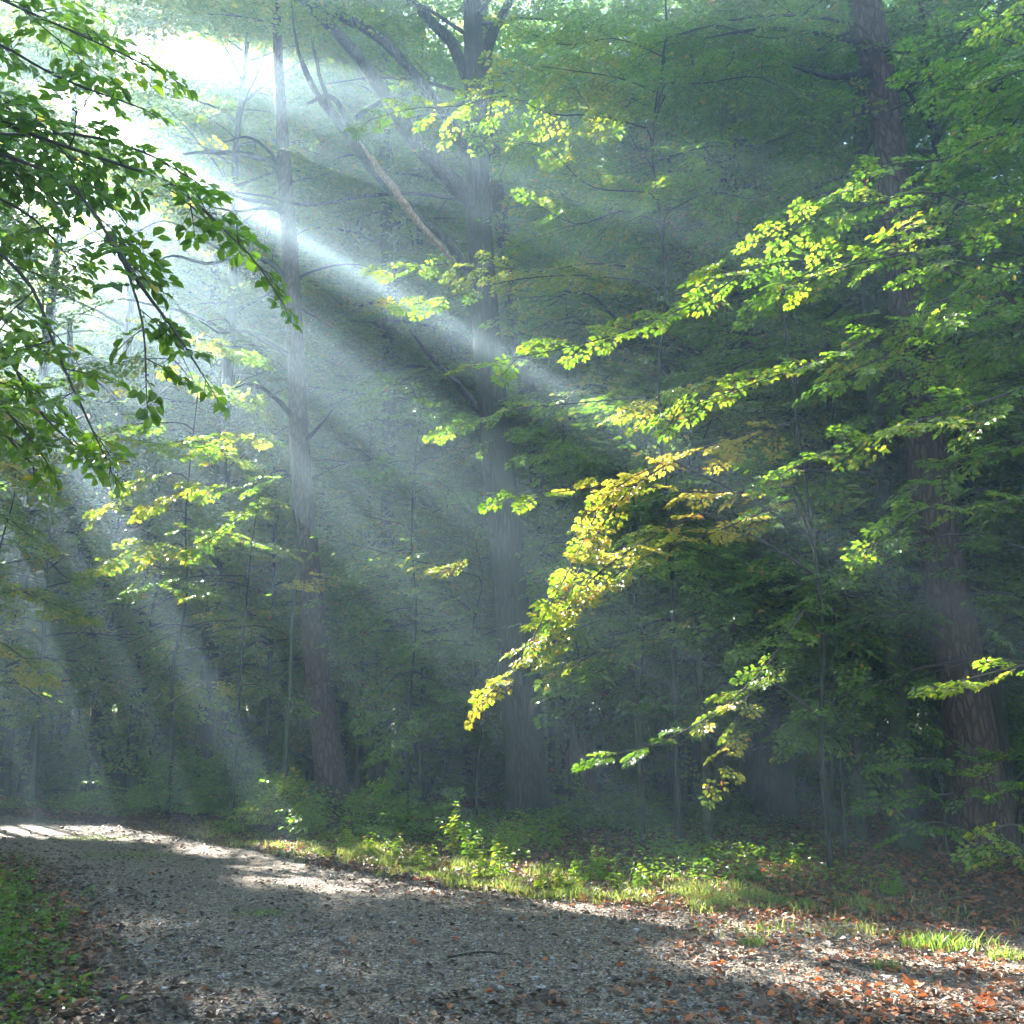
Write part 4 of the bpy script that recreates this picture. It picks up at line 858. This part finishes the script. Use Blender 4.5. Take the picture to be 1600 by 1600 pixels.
def t_verge(x, y, g):
    d = path_d(x, y)+.5*(noise2(x*1.7, y*1.7, 41)-.5); p = px_of(x, y); far = (y > 7)
    dens = np.exp(-((d-.5)/.75)**2)*np.clip((1480-p)/350, .0, 1)*np.clip((p-250)/400, .03, 1)*np.clip(noise2(x*3.3, y*3.3, 42)*3.2-1.3, .03, 1)
    far = seg_d(x, y, FAR, 1) > seg_d(x, y, NEAR, -1)
    thin = (d > -1.3) & (d < 0) & (p > 1050) & (g.random(len(x)) < .10*np.clip(noise2(x*2, y*2, 46)*3-1.4, 0, 1))
    return thin | far & (g.random(len(x)) < dens) & (d > -.15)
xy = scatter(g, 13000, 7.5, 20, t_verge)
tag(blades('verge_grass', xy, g.uniform(.04, .15, len(xy))*(.2+1.2*noise2(xy[:, 0]*3.1, xy[:, 1]*3.1, 45)), g, g.normal(.62, .22, len(xy))), None, None, kind='stuff')
def tuft(label, px, py, r, n, h, seed, group=None):
    g = np.random.default_rng(seed); q = G(px, py); a = g.uniform(0, 6.28, n); rr = r*g.random(n)**.6
    xy = np.c_[q[0]+rr*np.cos(a)*1.3, q[1]+rr*np.sin(a)]; o = blades('grass_tuft', xy, g.uniform(.4, 1, n)*h, g, g.normal(.4, .12, n), origin=(q[0], q[1], 0)); tag(o, label, 'grass tuft', 'grass tufts growing on the gravel')
for i, (px, py, r, n, h, lab) in enumerate([(1465, 1482, .22, 420, .14, 'largest bright green grass tuft on the sunny gravel at right'), (1578, 1500, .12, 160, .10, 'bright grass tuft on the gravel near the right edge'), (1175, 1478, .10, 90, .09, 'grass tuft among red leaves left of the largest tuft'),
    (1220, 1417, .10, 130, .11, 'grass tuft at the far gravel edge below the dark straight trunk'), (1262, 1420, .05, 50, .12, 'thin grass tuft just right of the tuft below the dark straight trunk'), (1310, 1420, .02, 14, .13, 'few upright blades at the gravel edge below the mossy trunk'),
    (1385, 1515, .10, 150, .07, 'low spread grass patch in front of the largest tuft'), (1545, 1478, .05, 40, .08, 'sparse grass blades between the largest tuft and the right edge'), (405, 1430, .22, 160, .05, 'low grass patch in the middle of the gravel'), (200, 1338, .5, 400, .06, 'grass strip on the sunny far bend of the gravel'), (140, 1312, .5, 400, .06, 'grass strip at the very far bend of the gravel'),
    (1200, 1452, .10, 60, .06, 'small pale grass patch near the far gravel edge'), (28, 1572, .05, 34, .12, 'thin grass tuft in the lower left corner')]): tuft(lab, px, py, r, n, h, 1500+i)

def litter(name, xy, g, size, hue, up=.02):
    n = len(xy); z = sheet_z(xy[:, 0], xy[:, 1])+.016+up*g.random(n); a = g.uniform(0, 6.28, n)
    d = np.c_[np.cos(a), np.sin(a), g.normal(0, .18, n)]; nn = np.c_[g.normal(0, .33, (n, 2)), np.ones(n)]
    V, Fq = leaf_mesh(np.c_[xy, z], d, nn, size, wid=.62, fold=.16, droop=-.12)
    return tag(quads(name, V, Fq, [M_LITTER], hue=np.repeat(np.clip(hue, 0, 1), 2)), None, None, kind='stuff')
def t_floor(x, y, g):
    d = path_d(x, y); return (y > 6) & (d > -.1) & (g.random(len(x)) < np.clip(1.15-d/14, .15, 1)*np.where(x < -1-.3*y, 1, 1))
xy = scatter(g, 60000, 6, 27, t_floor, .9); hue = g.beta(2, 2.6, len(xy))*1.0+.12*(px_of(xy[:, 0], xy[:, 1]) > 1000)
litter('dead_leaf_litter', xy, g, g.uniform(.035, .09, len(xy)), hue)
def t_path(x, y, g):
    d = path_d(x, y); p = px_of(x, y); edge = np.exp(-np.abs(d)/.45); right = np.clip((p-900)/500, 0, 1)
    return (d < .25) & (g.random(len(x)) < .05+.5*edge*(p > 500)+.45*edge*(p < 400)+.6*right*np.clip(noise2(x*1.5, y*1.5, 51)*2-.5, .1, 1)+.22*(y < 7)*np.clip(noise2(x*2.2, y*2.2, 53)*2.6-.8, .1, 1))
xy = scatter(g, 18000, 3.6, 22, t_path, 1.25); p = px_of(xy[:, 0], xy[:, 1])
hue = np.where(g.random(len(xy)) < np.clip((p-500)/900, .04, .75), g.uniform(.2, .97, len(xy)), g.beta(1.6, 3.2, len(xy))*.75)
litter('path_leaf_litter', xy, g, g.uniform(.02, .085, len(xy)), hue, .012)
# crumbs: torn bits of leaf and bark in the gravel
xy = scatter(g, 42000, 3.6, 18, lambda x, y, g: path_d(x, y) < 0, 1.5)
litter('leaf_crumbs', xy, g, g.uniform(.008, .032, len(xy)), g.beta(1.5, 3, len(xy))*.8, .006)
# ivy and small leaves of the near left verge
def t_ivy(x, y, g):
    d = path_d(x, y)+.9*(noise2(x*2.1, y*2.1, 61)-.5)+.5*(noise2(x*7, y*7, 63)-.5); return (px_of(x, y) < 330) & (y < 17) & (d > .05) & (g.random(len(x)) < np.clip(.35+d, .1, 1)) & (x < 0)
xy = scatter(g, 9500, 4.2, 17, t_ivy, 1.1); n = len(xy); a = g.uniform(0, 6.28, n)
V, Fq = leaf_mesh(np.c_[xy, sheet_z(xy[:, 0], xy[:, 1])+g.random(n)**1.5*.13+.01], np.c_[np.cos(a), np.sin(a), g.normal(.1, .35, n)], np.c_[g.normal(0, .45, (n, 2)), np.ones(n)], g.uniform(.02, .062, n), wid=.75)
tag(quads('ground_ivy', V, Fq, [M_LEAF], hue=np.repeat(np.clip(g.normal(.18, .18, n), 0, .8), 2)), None, None, kind='stuff')
# low green cover in the shade beyond the verge
xy = scatter(g, 26000, 9, 26, lambda x, y, g: (path_d(x, y) > np.where(px_of(x, y) > 420, 1.25, .5)) & (g.random(len(x)) < np.clip(noise2(x*.9, y*.9, 62)*2.4-.8, 0, 1)*np.clip((1450-px_of(x, y))/450, .03, 1)) & (y > 9), .9); n = len(xy); a = g.uniform(0, 6.28, n)
V, Fq = leaf_mesh(np.c_[xy, sheet_z(xy[:, 0], xy[:, 1])+g.random(n)*.22+.01], np.c_[np.cos(a), np.sin(a), g.normal(.1, .3, n)], np.c_[g.normal(0, .4, (n, 2)), np.ones(n)], g.uniform(.03, .085, n), wid=.6)
tag(quads('ground_cover', V, Fq, [M_LEAF], hue=np.repeat(np.clip(g.normal(.4, .15, n), 0, .8), 2)), None, None, kind='stuff')
xy = scatter(g, 2600, 4.2, 15, lambda x, y, g: t_ivy(x, y, g) | ((path_d(x, y) > -.3) & (x < -1) & (px_of(x, y) < 300)), 1.2)
litter('verge_leaf_litter', xy, g, g.uniform(.03, .08, len(xy)), g.beta(2, 3, len(xy)), .10)
# pebbles
xy = scatter(g, 22000, 3.6, 13, lambda x, y, g: path_d(x, y) < .1, 1.6); n = len(xy); sz = g.uniform(.004, .011, n)*np.where(g.random(n) < .03, 2.3, 1)
cube = np.array([[x, y, z] for z in (-1, 1) for y in (-1, 1) for x in (-1, 1)], float)*.75; cf = np.array([[0, 2, 3, 1], [4, 5, 7, 6], [0, 1, 5, 4], [2, 6, 7, 3], [0, 4, 6, 2], [1, 3, 7, 5]])
a = g.uniform(0, 6.28, n); ca, sa = np.cos(a)[:, None], np.sin(a)[:, None]; v = cube[None]*(1+g.normal(0, .22, (n, 8, 3)))*np.stack([g.uniform(.8, 1.4, n), g.uniform(.7, 1.1, n), g.uniform(.4, .7, n)], 1)[:, None]
v = np.stack([v[..., 0]*ca-v[..., 1]*sa, v[..., 0]*sa+v[..., 1]*ca, v[..., 2]], -1)*sz[:, None, None]+np.c_[xy, sheet_z(xy[:, 0], xy[:, 1])+.014][:, None]
tag(quads('pebbles', v, (np.arange(n)*8)[:, None, None]+cf[None], [M_STONE], hue=np.repeat(g.random(n), 6)), None, None, kind='stuff')

# single fallen leaves that stand out on the gravel
def fallen(label, px, py, size, hue, seed, group, lobed=True):
    g = np.random.default_rng(seed); q = G(px, py); x, y = q[0], q[1]; z = gz(x, y)+.022; k = 20; th = np.linspace(0, 2*np.pi, k, endpoint=False)
    r = (.62+.38*np.abs(np.cos(th*2.5))**1.3 if lobed else .95-.45*np.abs(np.sin(th)))*size*(1+g.normal(0, .07, k)); r[k//2] *= .5
    cz = g.uniform(.2, .6)*r*np.abs(np.sin(th+g.uniform(0, 3)))*(r/size)+g.normal(0, .05, k)*size
    V = np.r_[[[0, 0, .0]], np.c_[r*np.cos(th), r*np.sin(th)*.85, cz]]; V2 = V.copy(); V2[1:, :3] *= .5; V = np.r_[V, V2[1:]+[0, 0, -.04*size]]
    Fq = []
    for i in range(k): Fq.append([1+i, 1+(i+1) % k, k+1+(i+1) % k, k+1+i])
    for i in range(0, k, 2): Fq.append([0, k+1+i, k+1+(i+1) % k, k+1+(i+2) % k])
    a = g.uniform(0, 6.28); tl = g.normal(0, .25, 2); c_, s_ = math.cos(a), math.sin(a)
    V = np.c_[V[:, 0]*c_-V[:, 1]*s_, V[:, 0]*s_+V[:, 1]*c_, V[:, 2]+V[:, 0]*tl[0]+V[:, 1]*tl[1]]
    st = np.array([[[0, 0, 0], [-size*.9, 0, .004], [-size*1.5, size*.15, .015]]]); st = np.stack([st[..., 0]*c_-st[..., 1]*s_, st[..., 0]*s_+st[..., 1]*c_, st[..., 2]], -1)
    v, f = tubes(st, np.full((1, 3), .0011), 4)
    o = quads('fallen_leaf', np.r_[V, v]+[x, y, z], np.r_[np.array(Fq), f+len(V)], [M_LITTER], hue=np.full(len(Fq)+len(f), hue), origin=(x, y, z)); tag(o, label, 'leaf', group)
FL = [(303, 1478, .05, .62, 'yellow brown fallen leaf standing on the gravel at lower left'), (648, 1478, .05, .97, 'single vivid orange fallen leaf in the shaded middle of the gravel'), (238, 1368, .05, .97, 'small orange red leaf on the far shaded gravel'),
      (552, 1477, .065, .66, 'long ochre fallen leaf left of the vivid orange leaf'), (540, 1495, .055, .6, 'brown leaf just below the long ochre leaf'), (105, 1425, .07, .42, 'dark red brown leaf on the near left gravel edge'),
      (145, 1477, .06, .5, 'russet leaf on the gravel beside the near left verge'), (282, 1545, .05, .5, 'dark russet leaf on the shaded gravel at lower left'), (385, 1530, .04, .25, 'flat pale grey leaf on the lower left gravel'),
      (1385, 1477, .085, .85, 'large folded orange brown leaf beside the largest grass tuft'), (1425, 1545, .075, .92, 'large yellow orange leaf on the sunny gravel at lower right'), (1540, 1578, .08, .9, 'large orange leaf in the lower right corner'),
      (1115, 1546, .06, .93, 'orange leaf where sun meets shade on the gravel'), (1350, 1545, .06, .96, 'red orange leaf on the lower right gravel left of the large yellow orange one'), (878, 1575, .06, .45, 'curled dark brown leaf on the shaded gravel at bottom centre right'),
      (915, 1560, .05, .4, 'small dark curled leaf above the shaded bottom of the gravel'), (990, 1542, .05, .5, 'brown oak leaf lying at the rim of the shaded gravel'), (1195, 1578, .07, .42, 'flat pale brown leaf near the bottom edge right of centre'),
      (1250, 1500, .05, .95, 'orange leaf in the red leaf drift left of the largest grass tuft'), (1235, 1445, .045, .95, 'orange leaf near the far gravel edge below the dark straight trunk'), (60, 1572, .06, .5, 'brown leaf on the lower left verge'), (120, 1592, .07, .35, 'dull leaf at the bottom edge by the near left verge')]
for i, (px, py, sz, hu, lab) in enumerate(FL): fallen(lab, px, py, sz, hu, 1600+i, 'fallen leaves lying on the gravel', lobed=i % 3 != 0)
g = np.random.default_rng(12)
for i in range(60):
    px = g.uniform(1000, 1600); py = 1455+g.random()**1.2*140
    fallen('orange or red fallen leaf in the drift of leaves on the right gravel', px, py, g.uniform(.03, .055), g.uniform(.7, 1), 1700+i, 'orange and red leaves drifted on the right gravel', lobed=bool(i % 2))
# fallen sticks
for i, (pts, r, lab) in enumerate([([(1468, 1362), (1478, 1330), (1487, 1290)], .01, None), ([(700, 1500), (760, 1492), (800, 1496)], .008, 'thin dead stick lying across the shaded gravel')]):
    if lab:
        Q = [G(*q) for q in pts]; 
        for q in Q: q[2] = gz(q[0], q[1])+.02
        tag(bough('fallen_stick', np.array(Q), [r, r*.8, r*.4], M_DARK, None, Q[0], n=12, ns=6, seed=i), lab, 'stick')

print('LEAVES', NLEAF)
